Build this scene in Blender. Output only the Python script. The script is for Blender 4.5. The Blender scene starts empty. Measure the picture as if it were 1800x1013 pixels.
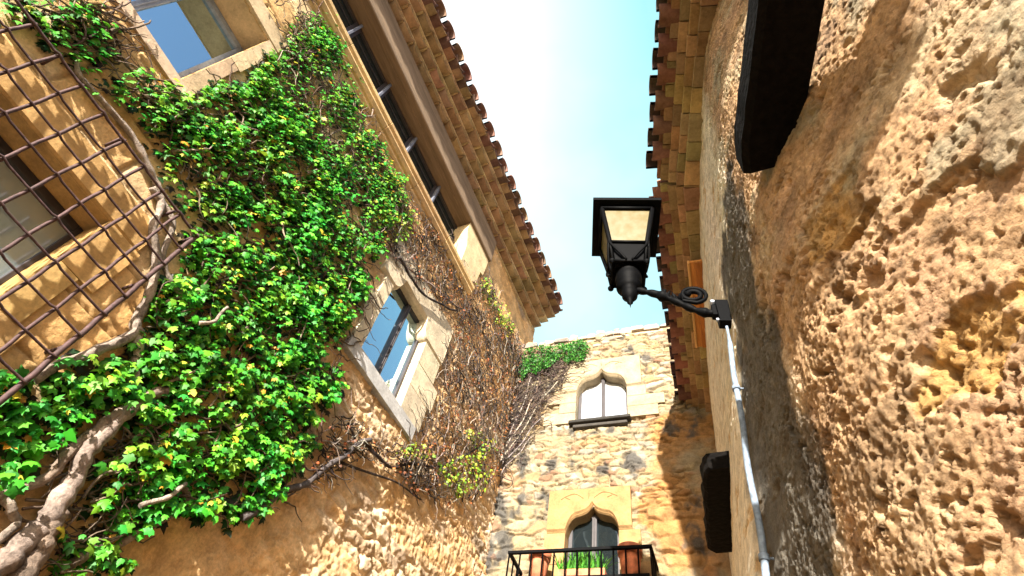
import bpy, math, random
import numpy as np
from mathutils import Vector, Matrix
random.seed(7); rng = np.random.default_rng(11)
R_ = math.radians
sc = bpy.context.scene
C = sc.collection

# ------------------------------------------------------------------ camera
F_PX = 990.32
PX, PY = 900.0, 506.5
up = np.array([160.0, -696.5, F_PX]); up /= np.linalg.norm(up)
fw = np.array([720.0, 1573.5, F_PX]); fw /= np.linalg.norm(fw)
rt = np.cross(fw, up)
RW = np.array([rt, fw, up])              # image axes -> world
CAM = np.array([0.0, 0.0, 1.6])
cam = bpy.data.cameras.new('camera'); co = bpy.data.objects.new('camera', cam); C.objects.link(co)
cam.sensor_width = 36; cam.lens = F_PX / 1800 * 36; cam.clip_start = 0.02; cam.clip_end = 3000
mx = RW @ np.diag([1.0, -1.0, -1.0])
m4 = Matrix(mx.tolist()).to_4x4(); m4.translation = Vector(CAM); co.matrix_world = m4
sc.camera = co

# ------------------------------------------------------------------ light
SUN_EL, SUN_X = 20.0, 0.22               # elevation, sideways share of the sun direction
sdir = Vector((SUN_X, -math.sqrt(1 - SUN_X ** 2), 0)) * math.cos(R_(SUN_EL)) + Vector((0, 0, math.sin(R_(SUN_EL))))
sl = bpy.data.lights.new('sun', 'SUN'); sl.energy = 5.0; sl.angle = R_(0.6); sl.color = (1.0, 0.93, 0.82)
so = bpy.data.objects.new('sun', sl); C.objects.link(so)
so.rotation_euler = sdir.to_track_quat('Z', 'Y').to_euler()
w = bpy.data.worlds.new('World'); sc.world = w; w.use_nodes = True
nt = w.node_tree; bg = nt.nodes['Background']
sky = nt.nodes.new('ShaderNodeTexSky'); sky.sky_type = 'NISHITA'; sky.sun_disc = False
sky.sun_elevation = R_(SUN_EL); sky.sun_rotation = math.atan2(sdir.x, sdir.y)
sky.air_density = 1.0; sky.dust_density = 2.0; sky.ozone_density = 1.0
# bright veil added to whiten the sky in view, laid out by sky direction
tc = nt.nodes.new('ShaderNodeTexCoord'); mp = nt.nodes.new('ShaderNodeMapping'); mp.inputs['Scale'].default_value = (1.2, 1.2, 1.6)
nz = nt.nodes.new('ShaderNodeTexNoise'); nz.inputs['Scale'].default_value = 1.6; nz.inputs['Detail'].default_value = 5
cr = nt.nodes.new('ShaderNodeValToRGB'); cr.color_ramp.elements[0].position = 0.40; cr.color_ramp.elements[1].position = 0.68
mixc = nt.nodes.new('ShaderNodeMix'); mixc.data_type = 'RGBA'
nt.links.new(tc.outputs['Generated'], mp.inputs['Vector']); nt.links.new(mp.outputs['Vector'], nz.inputs['Vector'])
nt.links.new(nz.outputs['Fac'], cr.inputs['Fac'])
mul = nt.nodes.new('ShaderNodeMath'); mul.operation = 'MULTIPLY_ADD'; mul.inputs[1].default_value = 0.0; mul.inputs[2].default_value = 1.0
# veil kept to the viewed sky to limit fill; the rest is clear blue
dt = nt.nodes.new('ShaderNodeVectorMath'); dt.operation = 'DOT_PRODUCT'; dt.inputs[1].default_value = (-0.29, 0.45, 0.84)
nt.links.new(tc.outputs['Generated'], dt.inputs[0])
mr0 = nt.nodes.new('ShaderNodeMapRange'); mr0.interpolation_type = 'SMOOTHSTEP'; mr0.inputs[1].default_value = 0.52; mr0.inputs[2].default_value = 0.88; mr0.inputs[3].default_value = 0.06; mr0.inputs[4].default_value = 1.0
nt.links.new(dt.outputs['Value'], mr0.inputs[0])
mul2 = nt.nodes.new('ShaderNodeMath'); mul2.operation = 'MULTIPLY'
nt.links.new(cr.outputs['Color'], mul.inputs[0]); nt.links.new(mul.outputs[0], mul2.inputs[0]); nt.links.new(mr0.outputs[0], mul2.inputs[1]); nt.links.new(mul2.outputs[0], mixc.inputs['Factor'])
nt.links.new(sky.outputs['Color'], mixc.inputs['A']); mixc.inputs['B'].default_value = (1, 1, 1, 1)
veil = nt.nodes.new('ShaderNodeMix'); veil.data_type = 'RGBA'; veil.inputs['A'].default_value = (1.6, 3.25, 3.6, 1); veil.inputs['B'].default_value = (5.0, 5.2, 5.3, 1)
sep = nt.nodes.new('ShaderNodeSeparateXYZ'); nt.links.new(tc.outputs['Generated'], sep.inputs[0])
wy = nt.nodes.new('ShaderNodeMapRange'); wy.inputs[1].default_value = 0.52; wy.inputs[2].default_value = 0.12; nt.links.new(sep.outputs['Y'], wy.inputs[0])
wx = nt.nodes.new('ShaderNodeMapRange'); wx.inputs[1].default_value = 0.02; wx.inputs[2].default_value = -0.30; nt.links.new(sep.outputs['X'], wx.inputs[0])
wm = nt.nodes.new('ShaderNodeMath'); wm.operation = 'MULTIPLY'; nt.links.new(wy.outputs[0], wm.inputs[0]); nt.links.new(wx.outputs[0], wm.inputs[1])
wc = nt.nodes.new('ShaderNodeMath'); wc.operation = 'MULTIPLY_ADD'; wc.inputs[1].default_value = 0.35; wc.use_clamp = True
nt.links.new(cr.outputs['Color'], wc.inputs[0]); nt.links.new(wm.outputs[0], wc.inputs[2]); nt.links.new(wc.outputs[0], veil.inputs['Factor']); nt.links.new(veil.outputs['Result'], mixc.inputs['B'])
nt.links.new(mixc.outputs['Result'], bg.inputs['Color']); bg.inputs['Strength'].default_value = 0.09
sc.view_settings.view_transform = 'Standard'; sc.view_settings.look = 'None'
sc.view_settings.gamma = 1; sc.view_settings.exposure = 1.75
sc.render.engine = 'CYCLES'; sc.cycles.max_bounces = 6; sc.cycles.diffuse_bounces = 2; sc.cycles.glossy_bounces = 3

# ------------------------------------------------------------------ numeric noise
def _h(ix, iy, seed):
    n = (ix.astype(np.int64) * 374761393 + iy.astype(np.int64) * 668265263 + seed * 2147483647) & 0xffffffff
    n = ((n ^ (n >> 13)) * 1274126177) & 0xffffffff
    n = ((n ^ (n >> 16)) * 2246822519) & 0xffffffff
    return ((n ^ (n >> 15)) & 0xffffff) / float(0xffffff)
def vnoise(x, y, seed=0):
    ix = np.floor(x); iy = np.floor(y); fx = x - ix; fy = y - iy
    def g(dx, dy):
        a = _h(ix + dx, iy + dy, seed) * 2 * np.pi
        return np.cos(a) * (fx - dx) + np.sin(a) * (fy - dy)
    ux = fx * fx * fx * (fx * (fx * 6 - 15) + 10); uy = fy * fy * fy * (fy * (fy * 6 - 15) + 10)
    return 1.5 * ((g(0, 0) * (1 - ux) + g(1, 0) * ux) * (1 - uy) + (g(0, 1) * (1 - ux) + g(1, 1) * ux) * uy)
def fbm(x, y, octv=4, seed=0, gain=0.5):
    s = 0; a = 1.0; t = 0
    for i in range(octv):
        s = s + a * vnoise(x, y, seed + i * 17); t += a; a *= gain; x = x * 2.03 + 5.1; y = y * 2.03 + 3.7
    return s / t * 1.3
def worley(x, y, seed=0, jit=0.9):
    ix = np.floor(x); iy = np.floor(y)
    f1 = np.full(x.shape, 9.0); f2 = np.full(x.shape, 9.0); cid = np.zeros(x.shape)
    for dx in (-1, 0, 1):
        for dy in (-1, 0, 1):
            cx = ix + dx; cy = iy + dy
            px_ = cx + 0.5 + jit * (_h(cx, cy, seed) - 0.5); py_ = cy + 0.5 + jit * (_h(cx, cy, seed + 5) - 0.5)
            d = np.hypot(px_ - x, py_ - y); new = d < f1
            f2 = np.where(new, f1, np.minimum(f2, d)); cid = np.where(new, _h(cx, cy, seed + 9), cid); f1 = np.where(new, d, f1)
    return f1, f2, cid
def sst(a, b, x):
    t = np.clip((x - a) / (b - a), 0, 1); return t * t * (3 - 2 * t)
def mixa(a, b, t): return a * (1 - t[..., None]) + b * t[..., None]
def pal(cols, idv):
    cols = np.array(cols, float); k = np.clip((idv * len(cols)).astype(int), 0, len(cols) - 1); return cols[k]

def project(P):
    c = (P - CAM) @ RW                     # world -> image axes
    zz = np.where(c[:, 2] > 1e-4, c[:, 2], 1e9)
    return PX + F_PX * c[:, 0] / zz, PY + F_PX * c[:, 1] / zz
def inpoly(u, v, poly):
    poly = np.array(poly, float); r = np.zeros(u.shape, bool); n = len(poly)
    for i in range(n):
        x1, y1 = poly[i]; x2, y2 = poly[(i + 1) % n]
        c = ((y1 > v) != (y2 > v)) & (u < (x2 - x1) * (v - y1) / ((y2 - y1) if y2 != y1 else 1e-9) + x1)
        r ^= c
    return r
def LW(u, v, x=-2.5):                      # a point of the left facade in the direction of a photo point
    r = RW @ np.array([u - PX, v - PY, F_PX]); p = CAM + r * (x / r[0]); return Vector(p.tolist())

# ------------------------------------------------------------------ materials
def newmat(name):
    m = bpy.data.materials.new(name); m.use_nodes = True; return m, m.node_tree, m.node_tree.nodes['Principled BSDF']
def simple(name, col, rough=0.6, metal=0.0, nscale=20, var=0.25, bump=0.3, bdist=0.003, spec=0.5):
    m, t, b = newmat(name)
    tc = t.nodes.new('ShaderNodeTexCoord')
    n = t.nodes.new('ShaderNodeTexNoise'); n.inputs['Scale'].default_value = nscale; n.inputs['Detail'].default_value = 6
    t.links.new(tc.outputs['Object'], n.inputs['Vector'])
    mr = t.nodes.new('ShaderNodeMapRange'); mr.inputs[1].default_value = 0.3; mr.inputs[2].default_value = 0.7
    mr.inputs[3].default_value = 1 - var; mr.inputs[4].default_value = 1 + var
    t.links.new(n.outputs['Fac'], mr.inputs[0])
    mm = t.nodes.new('ShaderNodeVectorMath'); mm.operation = 'SCALE'; mm.inputs[0].default_value = col
    t.links.new(mr.outputs[0], mm.inputs['Scale']); t.links.new(mm.outputs[0], b.inputs['Base Color'])
    bp = t.nodes.new('ShaderNodeBump'); bp.inputs['Strength'].default_value = bump; bp.inputs['Distance'].default_value = bdist
    t.links.new(n.outputs['Fac'], bp.inputs['Height']); t.links.new(bp.outputs[0], b.inputs['Normal'])
    b.inputs['Roughness'].default_value = rough; b.inputs['Metallic'].default_value = metal; b.inputs['Specular IOR Level'].default_value = spec
    return m
def rock(name, nscale=45, var=0.22, bump=0.6, bdist=0.006, stretch=(1, 1, 1), rough=0.92, speck=0.0):
    m, t, b = newmat(name)
    at = t.nodes.new('ShaderNodeAttribute'); at.attribute_name = 'Col'
    tc = t.nodes.new('ShaderNodeTexCoord'); mp = t.nodes.new('ShaderNodeMapping'); mp.inputs['Scale'].default_value = stretch
    t.links.new(tc.outputs['Object'], mp.inputs['Vector'])
    n = t.nodes.new('ShaderNodeTexNoise'); n.inputs['Scale'].default_value = nscale; n.inputs['Detail'].default_value = 8; n.inputs['Roughness'].default_value = 0.7
    n2 = t.nodes.new('ShaderNodeTexNoise'); n2.inputs['Scale'].default_value = nscale * 0.17; n2.inputs['Detail'].default_value = 4
    for q in (n, n2): t.links.new(mp.outputs[0], q.inputs['Vector'])
    ad = t.nodes.new('ShaderNodeMath'); ad.operation = 'ADD'; t.links.new(n.outputs['Fac'], ad.inputs[0]); t.links.new(n2.outputs['Fac'], ad.inputs[1])
    mr = t.nodes.new('ShaderNodeMapRange'); mr.inputs[1].default_value = 0.75; mr.inputs[2].default_value = 1.25
    mr.inputs[3].default_value = 1 - var; mr.inputs[4].default_value = 1 + var
    t.links.new(ad.outputs[0], mr.inputs[0])
    mm = t.nodes.new('ShaderNodeVectorMath'); mm.operation = 'SCALE'
    t.links.new(at.outputs['Color'], mm.inputs[0]); t.links.new(mr.outputs[0], mm.inputs['Scale'])
    t.links.new(mm.outputs[0], b.inputs['Base Color'])
    bp = t.nodes.new('ShaderNodeBump'); bp.inputs['Strength'].default_value = bump; bp.inputs['Distance'].default_value = bdist
    t.links.new(n.outputs['Fac'], bp.inputs['Height']); t.links.new(bp.outputs[0], b.inputs['Normal'])
    b.inputs['Roughness'].default_value = rough; b.inputs['Specular IOR Level'].default_value = 0.2
    return m
M = {}
M['wall'] = rock('weathered_masonry', nscale=60, var=0.30, bump=1.0, bdist=0.007)
M['rough'] = rock('eroded_render', nscale=110, var=0.30, bump=1.0, bdist=0.007)
M['cut'] = rock('dressed_stone', nscale=45, var=0.26, bump=0.8, bdist=0.005)
M['tile'] = rock('fired_clay', nscale=35, var=0.3, bump=0.4, bdist=0.003)
M['wood'] = rock('weathered_wood', nscale=40, var=0.35, bump=0.9, bdist=0.006, stretch=(1, 0.09, 1))
M['blackwood'] = simple('tarred_timber', (0.004, 0.0033, 0.003), 0.9, nscale=35, var=.6, bump=1.0, bdist=.01, spec=0.1)
M['frame'] = simple('dark_window_frame', (0.035, 0.028, 0.03), 0.5)
M['paleframe'] = rock('flaking_blue_grey_paint', nscale=40, var=0.3, bump=0.5, bdist=0.003)
M['iron'] = simple('black_iron', (0.0018, 0.002, 0.0026), 0.6, 0.0, nscale=60, bump=0.4, bdist=0.002, spec=0.06)
M['rust'] = simple('rusted_iron', (0.075, 0.040, 0.040), 0.75, 0.2, nscale=50, var=0.45, bump=0.6, bdist=0.003)
M['pipe'] = simple('pale_blue_paint', (0.17, 0.22, 0.29), 0.75, 0.0, nscale=40, var=0.35, bump=.6)
M['steel'] = simple('galvanised_steel', (0.45, 0.48, 0.55), 0.35, 0.9)
M['pot'] = simple('terracotta', (0.52, 0.17, 0.085), 0.8, nscale=18, var=0.4, bump=.6)
M['soil'] = simple('potting_soil', (0.03, 0.02, 0.012), 0.95)
M['bark'] = rock('ivy_bark', nscale=55, var=0.6, bump=1.0, bdist=0.016)
M['plaster_dark'] = simple('dim_interior', (0.02, 0.018, 0.016), 0.9)
M['curtain'] = simple('white_curtain', (0.75, 0.75, 0.75), 0.8, nscale=8, var=0.1)
def glassmat(name, col, refl, rough=0.02, tint=(0.62, 0.86, 1.0)):
    m, t, b = newmat(name)
    out = t.nodes['Material Output']
    gl = t.nodes.new('ShaderNodeBsdfGlossy'); gl.inputs['Roughness'].default_value = rough; gl.inputs['Color'].default_value = (*tint, 1)
    df = t.nodes.new('ShaderNodeBsdfDiffuse'); df.inputs['Color'].default_value = (*col, 1)
    mi = t.nodes.new('ShaderNodeMixShader'); lw = t.nodes.new('ShaderNodeFresnel'); lw.inputs['IOR'].default_value = 1.5
    ma = t.nodes.new('ShaderNodeMath'); ma.operation = 'MULTIPLY_ADD'; ma.inputs[1].default_value = 1.0; ma.inputs[2].default_value = refl; ma.use_clamp = True
    tcn = t.nodes.new('ShaderNodeTexCoord'); nn = t.nodes.new('ShaderNodeTexNoise'); nn.inputs['Scale'].default_value = 3.0
    t.links.new(tcn.outputs['Object'], nn.inputs['Vector'])
    bp = t.nodes.new('ShaderNodeBump'); bp.inputs['Strength'].default_value = 0.15; bp.inputs['Distance'].default_value = 0.01
    t.links.new(nn.outputs['Fac'], bp.inputs['Height']); t.links.new(bp.outputs[0], gl.inputs['Normal'])
    t.links.new(lw.outputs[0], ma.inputs[0]); t.links.new(ma.outputs[0], mi.inputs['Fac'])
    t.links.new(df.outputs[0], mi.inputs[1]); t.links.new(gl.outputs[0], mi.inputs[2]); t.links.new(mi.outputs[0], out.inputs['Surface'])
    return m
M['glass'] = glassmat('old_window_glass', (0.05, 0.09, 0.13), 0.80)
M['glassdim'] = glassmat('dusty_window_glass', (0.34, 0.43, 0.45), 0.5, 0.08, (.7, .85, 1))
M['glassdark'] = glassmat('dark_window_glass', (0.010, 0.014, 0.016), 0.07)
M['glassclear'] = glassmat('curtain_and_sky_glass', (0.5, 0.52, 0.55), 0.35, 0.05, (0.9, 0.95, 1))  # white base holds the curtain and a painted reflection of bright sky
M['frost'], t_, b_ = newmat('frosted_lamp_glass')
b_.inputs['Roughness'].default_value = 0.35
n_ = t_.nodes.new('ShaderNodeTexNoise'); n_.inputs['Scale'].default_value = 5; n_.inputs['Detail'].default_value = 6
r_ = t_.nodes.new('ShaderNodeValToRGB'); r_.color_ramp.elements[0].color = (0.105, 0.078, 0.014, 1); r_.color_ramp.elements[1].color = (0.15, 0.125, 0.06, 1)
r_.color_ramp.elements[0].position = 0.35; r_.color_ramp.elements[1].position = 0.65
t_.links.new(n_.outputs['Fac'], r_.inputs['Fac']); t_.links.new(r_.outputs['Color'], b_.inputs['Base Color'])
def leafmat(name, trans=0.35, rough=0.5):
    m, t, b = newmat(name); out = t.nodes['Material Output']
    at = t.nodes.new('ShaderNodeAttribute'); at.attribute_name = 'Col'
    t.links.new(at.outputs['Color'], b.inputs['Base Color']); b.inputs['Roughness'].default_value = rough; b.inputs['Specular IOR Level'].default_value = 0.35
    tr = t.nodes.new('ShaderNodeBsdfTranslucent'); t.links.new(at.outputs['Color'], tr.inputs['Color'])
    mi = t.nodes.new('ShaderNodeMixShader'); mi.inputs['Fac'].default_value = trans
    t.links.new(b.outputs[0], mi.inputs[1]); t.links.new(tr.outputs[0], mi.inputs[2]); t.links.new(mi.outputs[0], out.inputs['Surface'])
    return m
M['leaf'] = leafmat('ivy_leaf')
M['ground'] = rock('street_stone', nscale=6, var=0.3)

# ------------------------------------------------------------------ object helpers
def thing(name, label, cat, loc, group=None):
    o = bpy.data.objects.new(name, None); o.empty_display_size = 0.2; C.objects.link(o)
    o.location = loc; o['label'] = label; o['category'] = cat
    if group: o['group'] = group
    return o
def link(name, me, mat, parent=None):
    me.materials.append(mat) if not me.materials else None
    o = bpy.data.objects.new(name, me); C.objects.link(o)
    if parent is not None:
        o.parent = parent
        off = Vector((0, 0, 0)); p = parent
        while p is not None: off += Vector(p.location); p = p.parent
        o.location = -off                  # mesh data are in world coordinates
    return o
def setcol(me, cols):
    a = me.color_attributes.new('Col', 'FLOAT_COLOR', 'POINT')
    c = np.ones((len(me.vertices), 4), np.float32); c[:, :3] = cols; a.data.foreach_set('color', c.ravel())
def mesh_np(name, V, Fq, cols=None, smooth=True):
    me = bpy.data.meshes.new(name); k = Fq.shape[1]
    me.vertices.add(len(V)); me.vertices.foreach_set('co', V.astype(np.float32).ravel())
    me.loops.add(Fq.size); me.loops.foreach_set('vertex_index', Fq.astype(np.int32).ravel())
    me.polygons.add(len(Fq)); me.polygons.foreach_set('loop_start', np.arange(0, Fq.size, k, dtype=np.int32))
    me.update(calc_edges=True)
    if smooth: me.polygons.foreach_set('use_smooth', np.ones(len(Fq), bool))
    if cols is not None: setcol(me, cols)
    return me
class MB:
    def __init__(s): s.v = []; s.f = []; s.c = []; s.sm = []
    def add(s, vs, fs, col=(0.5, 0.5, 0.5), smooth=False):
        b = len(s.v); s.v += [tuple(p) for p in vs]; s.c += [col] * len(vs)
        for f in fs: s.f.append([b + i for i in f]); s.sm.append(smooth)
    def box(s, p0, p1, col=(0.5, 0.5, 0.5), fr=None, jit=0.0):
        x0, y0, z0 = p0; x1, y1, z1 = p1
        vs = [(x0, y0, z0), (x1, y0, z0), (x1, y1, z0), (x0, y1, z0), (x0, y0, z1), (x1, y0, z1), (x1, y1, z1), (x0, y1, z1)]
        if jit: vs = [tuple(c + random.uniform(-jit, jit) for c in p) for p in vs]
        if fr: vs = [fr(*p) for p in vs]
        s.add(vs, [(0, 3, 2, 1), (4, 5, 6, 7), (0, 1, 5, 4), (1, 2, 6, 5), (2, 3, 7, 6), (3, 0, 4, 7)], col)
    def tube(s, pts, rad, n=6, col=(0.5, 0.5, 0.5), cap=True, closed=False):
        pts = [Vector(p) for p in pts]; m = len(pts)
        if not hasattr(rad, '__len__'): rad = [rad] * m
        vs = []; prev = None
        for i in range(m):
            if closed: t = pts[(i + 1) % m] - pts[i - 1]
            else: t = pts[min(i + 1, m - 1)] - pts[max(i - 1, 0)]
            if t.length < 1e-9: t = Vector((0, 0, 1))
            t.normalize()
            if prev is None:
                a = Vector((0, 0, 1)) if abs(t.z) < 0.9 else Vector((1, 0, 0)); u = t.cross(a).normalized()
            else: u = (prev - t * prev.dot(t)).normalized()
            prev = u; v = t.cross(u)
            for k in range(n):
                an = 2 * math.pi * k / n; vs.append(pts[i] + (u * math.cos(an) + v * math.sin(an)) * rad[i])
        fs = []
        for i in range(m if closed else m - 1):
            j = (i + 1) % m
            for k in range(n): k2 = (k + 1) % n; fs.append((i * n + k, i * n + k2, j * n + k2, j * n + k))
        s.add(vs, fs, col, True)
        if cap and not closed:
            b = len(s.v) - len(vs)
            s.f.append([b + k for k in range(n)][::-1]); s.sm.append(False)
            s.f.append([b + (m - 1) * n + k for k in range(n)]); s.sm.append(False)
    def lathe(s, base, prof, n=20, col=(0.5, 0.5, 0.5), axis=None, rot=0.0):
        vs = []; base = Vector(base)
        q = Vector(axis).to_track_quat('Z', 'Y') if axis is not None else None
        for r, z in prof:
            for k in range(n):
                a = 2 * math.pi * k / n + rot; p = Vector((r * math.cos(a), r * math.sin(a), z))
                if q: p = q @ p
                vs.append(base + p)
        fs = [(i * n + k, i * n + (k + 1) % n, (i + 1) * n + (k + 1) % n, (i + 1) * n + k) for i in range(len(prof) - 1) for k in range(n)]
        s.add(vs, fs, col, n > 8)
    def build(s, name, mat, parent=None, bevel=0.0):
        me = bpy.data.meshes.new(name); me.from_pydata(s.v, [], s.f); me.update()
        me.polygons.foreach_set('use_smooth', np.array(s.sm, bool)); setcol(me, np.array(s.c))
        o = link(name, me, mat, parent)
        if bevel:
            b = o.modifiers.new('bevel', 'BEVEL'); b.width = bevel; b.segments = 2; b.limit_method = 'ANGLE'; b.angle_limit = R_(40)
        return o
def vary(c, a=0.12):
    k = 1 + random.uniform(-a, a); return tuple(max(0.0, x * k * (1 + random.uniform(-a, a) * 0.4)) for x in c)
def wallgrid(name, us, vs, pos, holes, mat, parent):
    """pos(U,V)->(P[n,3],col[n,3]); holes: (u0,u1,v0,v1) removed"""
    U, V = np.meshgrid(us, vs, indexing='ij'); P, col = pos(U.ravel(), V.ravel())
    nu, nv = len(us), len(vs); idx = np.arange(nu * nv).reshape(nu, nv)
    Fq = np.stack([idx[:-1, :-1], idx[1:, :-1], idx[1:, 1:], idx[:-1, 1:]], -1).reshape(-1, 4)
    uc = ((us[:-1] + us[1:]) / 2)[:, None] + 0 * vs[None, :-1]; vc = ((vs[:-1] + vs[1:]) / 2)[None, :] + 0 * us[:-1, None]
    keep = np.ones(uc.shape, bool)
    for a, b, c, d in holes: keep &= ~((uc > a) & (uc < b) & (vc > c) & (vc < d))
    Fq = Fq[keep.ravel()]
    return link(name, mesh_np(name, P, Fq, col), mat, parent)

# ------------------------------------------------------------------ ground
g = MB()
g.add([(-1500, -1500, 0), (1500, -1500, 0), (1500, 1500, 0), (-1500, 1500, 0)], [(0, 1, 2, 3)], (0.07, 0.058, 0.045))  # dark base stands in for lane shade on the ground, cutting bounce
go = g.build('ground', M['ground']); go['kind'] = 'structure'

# ================================================================== LEFT BUILDING
LB = thing('stone_house', 'ochre stone house covered in ivy, with scalloped tile eaves and a long timber beam', 'building', (-2.5, 2.0, 0))
OCH = (0.68, 0.43, 0.20)
def rubble(u, v, sx, sy, seed, warp=0.25):
    wu = u / sx + warp * fbm(u * 4, v * 4, 3, seed + 40); wv = v / sy + warp * fbm(u * 4 + 9, v * 4, 3, seed + 50)
    wu = wu + 0.5 * (np.floor(wv) % 2)
    f1, f2, cid = worley(wu, wv, seed, 0.75)
    edge = sst(0.02, 0.30, f2 - f1)
    return f1, edge, cid
def left_pos(Y, Z):
    n = fbm(Y * 1.3, Z * 1.3, 5, 3); nf = fbm(Y * 9, Z * 9, 4, 8)
    f1, edge, cid = rubble(Y, Z, 0.23, 0.088, 21, .38)
    rm = sst(1.55, 2.15, Y + 0.25 * n) * sst(6.3, 5.6, Z) # rubble zone, smoother render elsewhere
    rm = np.maximum(rm, 0.25 * sst(0.1, 0.5, n))
    am0 = sst(1.0, 0.75, Y) * sst(2.2, 2.6, Z)
    seam = sst(0.0, 0.12, (Y - 1.7) * 0.25 + (3.25 - Z) * -1 + 0.18 * n)
    rm = rm * (0.45 + 0.55 * seam) * (0.35 + 0.65 * sst(-0.3, 0.1, fbm(Y * 1.1, Z * 1.6, 4, 77)))
    h = 0.006 * nf + 0.016 * n + rm * (0.021 * (edge - 1) + 0.014 * (cid - 0.5)) + .008 * fbm(Y * 20, Z * 20, 4, 9, .65) * (1 - .6 * sst(5.8, 6.4, Z)) + 0.006 * fbm(Y * 30, Z * 30, 3, 5)
    chip = sst(.10, .16, fbm(Y * 2.7 + 4, Z * 3.3, 5, 66)) * (1 - am0); ck = np.exp(-(fbm(Y * 3.1, Z * 3.1, 4, 67) / .012) ** 2) * sst(.0, .3, fbm(Y * 1.9, Z * 1.9, 3, 68)) * (1 - am0)
    h = h - .007 * chip - .006 * ck
    # ashlar courses around the lower windows
    am = sst(1.0, 0.75, Y) * sst(2.2, 2.6, Z)
    cz = Z / 0.30; cy = Y / 0.46 + 0.5 * (np.floor(cz) % 2); ez = np.abs(cz - np.round(cz)) * 0.30; ey = np.abs(cy - np.round(cy)) * 0.46
    joint = 1 - sst(0.003, 0.014, np.minimum(ez, ey) + 0.004 * nf); bid = _h(np.floor(cz), np.floor(cy), 4)
    h = h * (1 - 0.6 * am) - 0.012 * joint * am
    base = np.array(OCH) * (1 + 0.22 * n + 0.16 * nf)[:, None]
    st = pal([(0.70, 0.52, 0.33), (0.60, 0.40, 0.21), (0.74, 0.59, 0.40), (0.46, 0.34, 0.23), (0.68, 0.43, 0.21), (0.62, 0.48, 0.33)], cid)
    st = mixa(np.array([[0.68, 0.50, 0.33]]) + 0 * st, st, edge)
    c = mixa(base, st, np.clip(rm * 1.3, 0, 1))
    blk = pal([(0.68, 0.44, 0.19), (0.60, 0.36, 0.14), (0.72, 0.54, 0.31), (0.64, 0.41, 0.18)], bid) * (1 + 0.15 * nf)[:, None]
    c = mixa(c, blk, am * 0.8); c = c * (1 - 0.35 * joint * am)[:, None]
    c = mixa(c, np.array([[0.58, 0.33, 0.13]]) * (1 + .25 * nf)[:, None], chip * .55 * (1 - rm * .7))
    lower = sst(3.6, 2.9, Z) * sst(1.5, 1.8, Y)
    c = mixa(c, np.array([[0.74, 0.47, 0.24]]) + 0 * c, lower * 0.5)
    grey = sst(0.25, 0.6, fbm(Y * 1.7, Z * 2.6, 5, 99)) * sst(3.2, 4.2, Y)
    c = mixa(c, np.array([[0.22, 0.20, 0.17]]) + 0 * c, grey * 0.75)
    P = np.stack([-2.5 + h, Y, Z], -1); return P, np.clip(c, 0.01, 0.9)
ys = np.concatenate([np.arange(-3.0, -0.8, 0.1), np.arange(-0.8, 4.93, 0.0115)])
zs = np.concatenate([np.arange(0, 2.0, 0.2), np.arange(2.0, 6.7, 0.0115), np.arange(6.7, 8.31, 0.02)])
WG = (-0.75, 0.385, 2.72, 3.68); W1 = (-0.95, -0.025, 4.66, 5.72); W2 = (2.06, 2.71, 4.65, 5.68); WT = (-3.1, 2.74, 6.80, 7.66)
wallgrid('wall', ys, zs, left_pos, [WG, W1, W2, WT], M['wall'], LB)
b = MB(); b.box((-7, -3, 0.01), (-2.79, 4.90, 8.26), (0.05, 0.035, 0.02)); b.box((-2.79, 4.885, 0.01), (-2.53, 4.925, 8.26), OCH)
b.build('house_body', M['wall'], LB)

# opening builder: frame P(u,v,n)
def fr_left(u, v, n): return (-2.5 + n, u, v)
CD = Vector((1, 0.07, 0)).normalized(); CN = Vector((CD.y, -CD.x, 0)); CO = Vector((-2.5, 4.66, 0))
def fr_cen(u, v, n): p = CO + CD * u + CN * n; return (p.x, p.y, v)
def lintel(mb, fr, u0, u1, top, spring, ou0, ou1, prof, n0, n1, col, ch=0.03, N=72, step=True, peak=0):
    us = sorted(set([u0, ou0, ou1, u1] + [ou0 + (ou1 - ou0) * i / N for i in range(N + 1)]))
    rows = []
    for i, u in enumerate(us):
        bt = prof((u - ou0) / (ou1 - ou0)) if ou0 <= u <= ou1 else spring
        if step: sec = [(bt, n0), (bt, n1 - 1.2 * ch), (bt + 0.5 * ch, n1 - 0.55 * ch), (bt + 0.62 * ch, n1 - 0.75 * ch), (bt + 1.35 * ch, n1)]
        else: sec = [(bt, n0), (bt, n1 - ch), (bt + ch, n1), (bt + ch * 1.1, n1), (bt + ch * 1.4, n1)]
        sec += [(top, n1), (top, n0)]
        rows.append([fr(u, v, n) for v, n in sec])
    k = len(rows[0]); vs = [p for r in rows for p in r]; fs = []
    for i in range(len(rows) - 1):
        for j in range(k): j2 = (j + 1) % k; fs.append((i * k + j, i * k + j2, (i + 1) * k + j2, (i + 1) * k + j))
    fs.append(tuple(range(k))); fs.append(tuple((len(rows) - 1) * k + j for j in range(k))[::-1])
    mb.add(vs, fs, col)
STN = (0.56, 0.42, 0.25); STG = (0.50, 0.46, 0.40)
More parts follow.
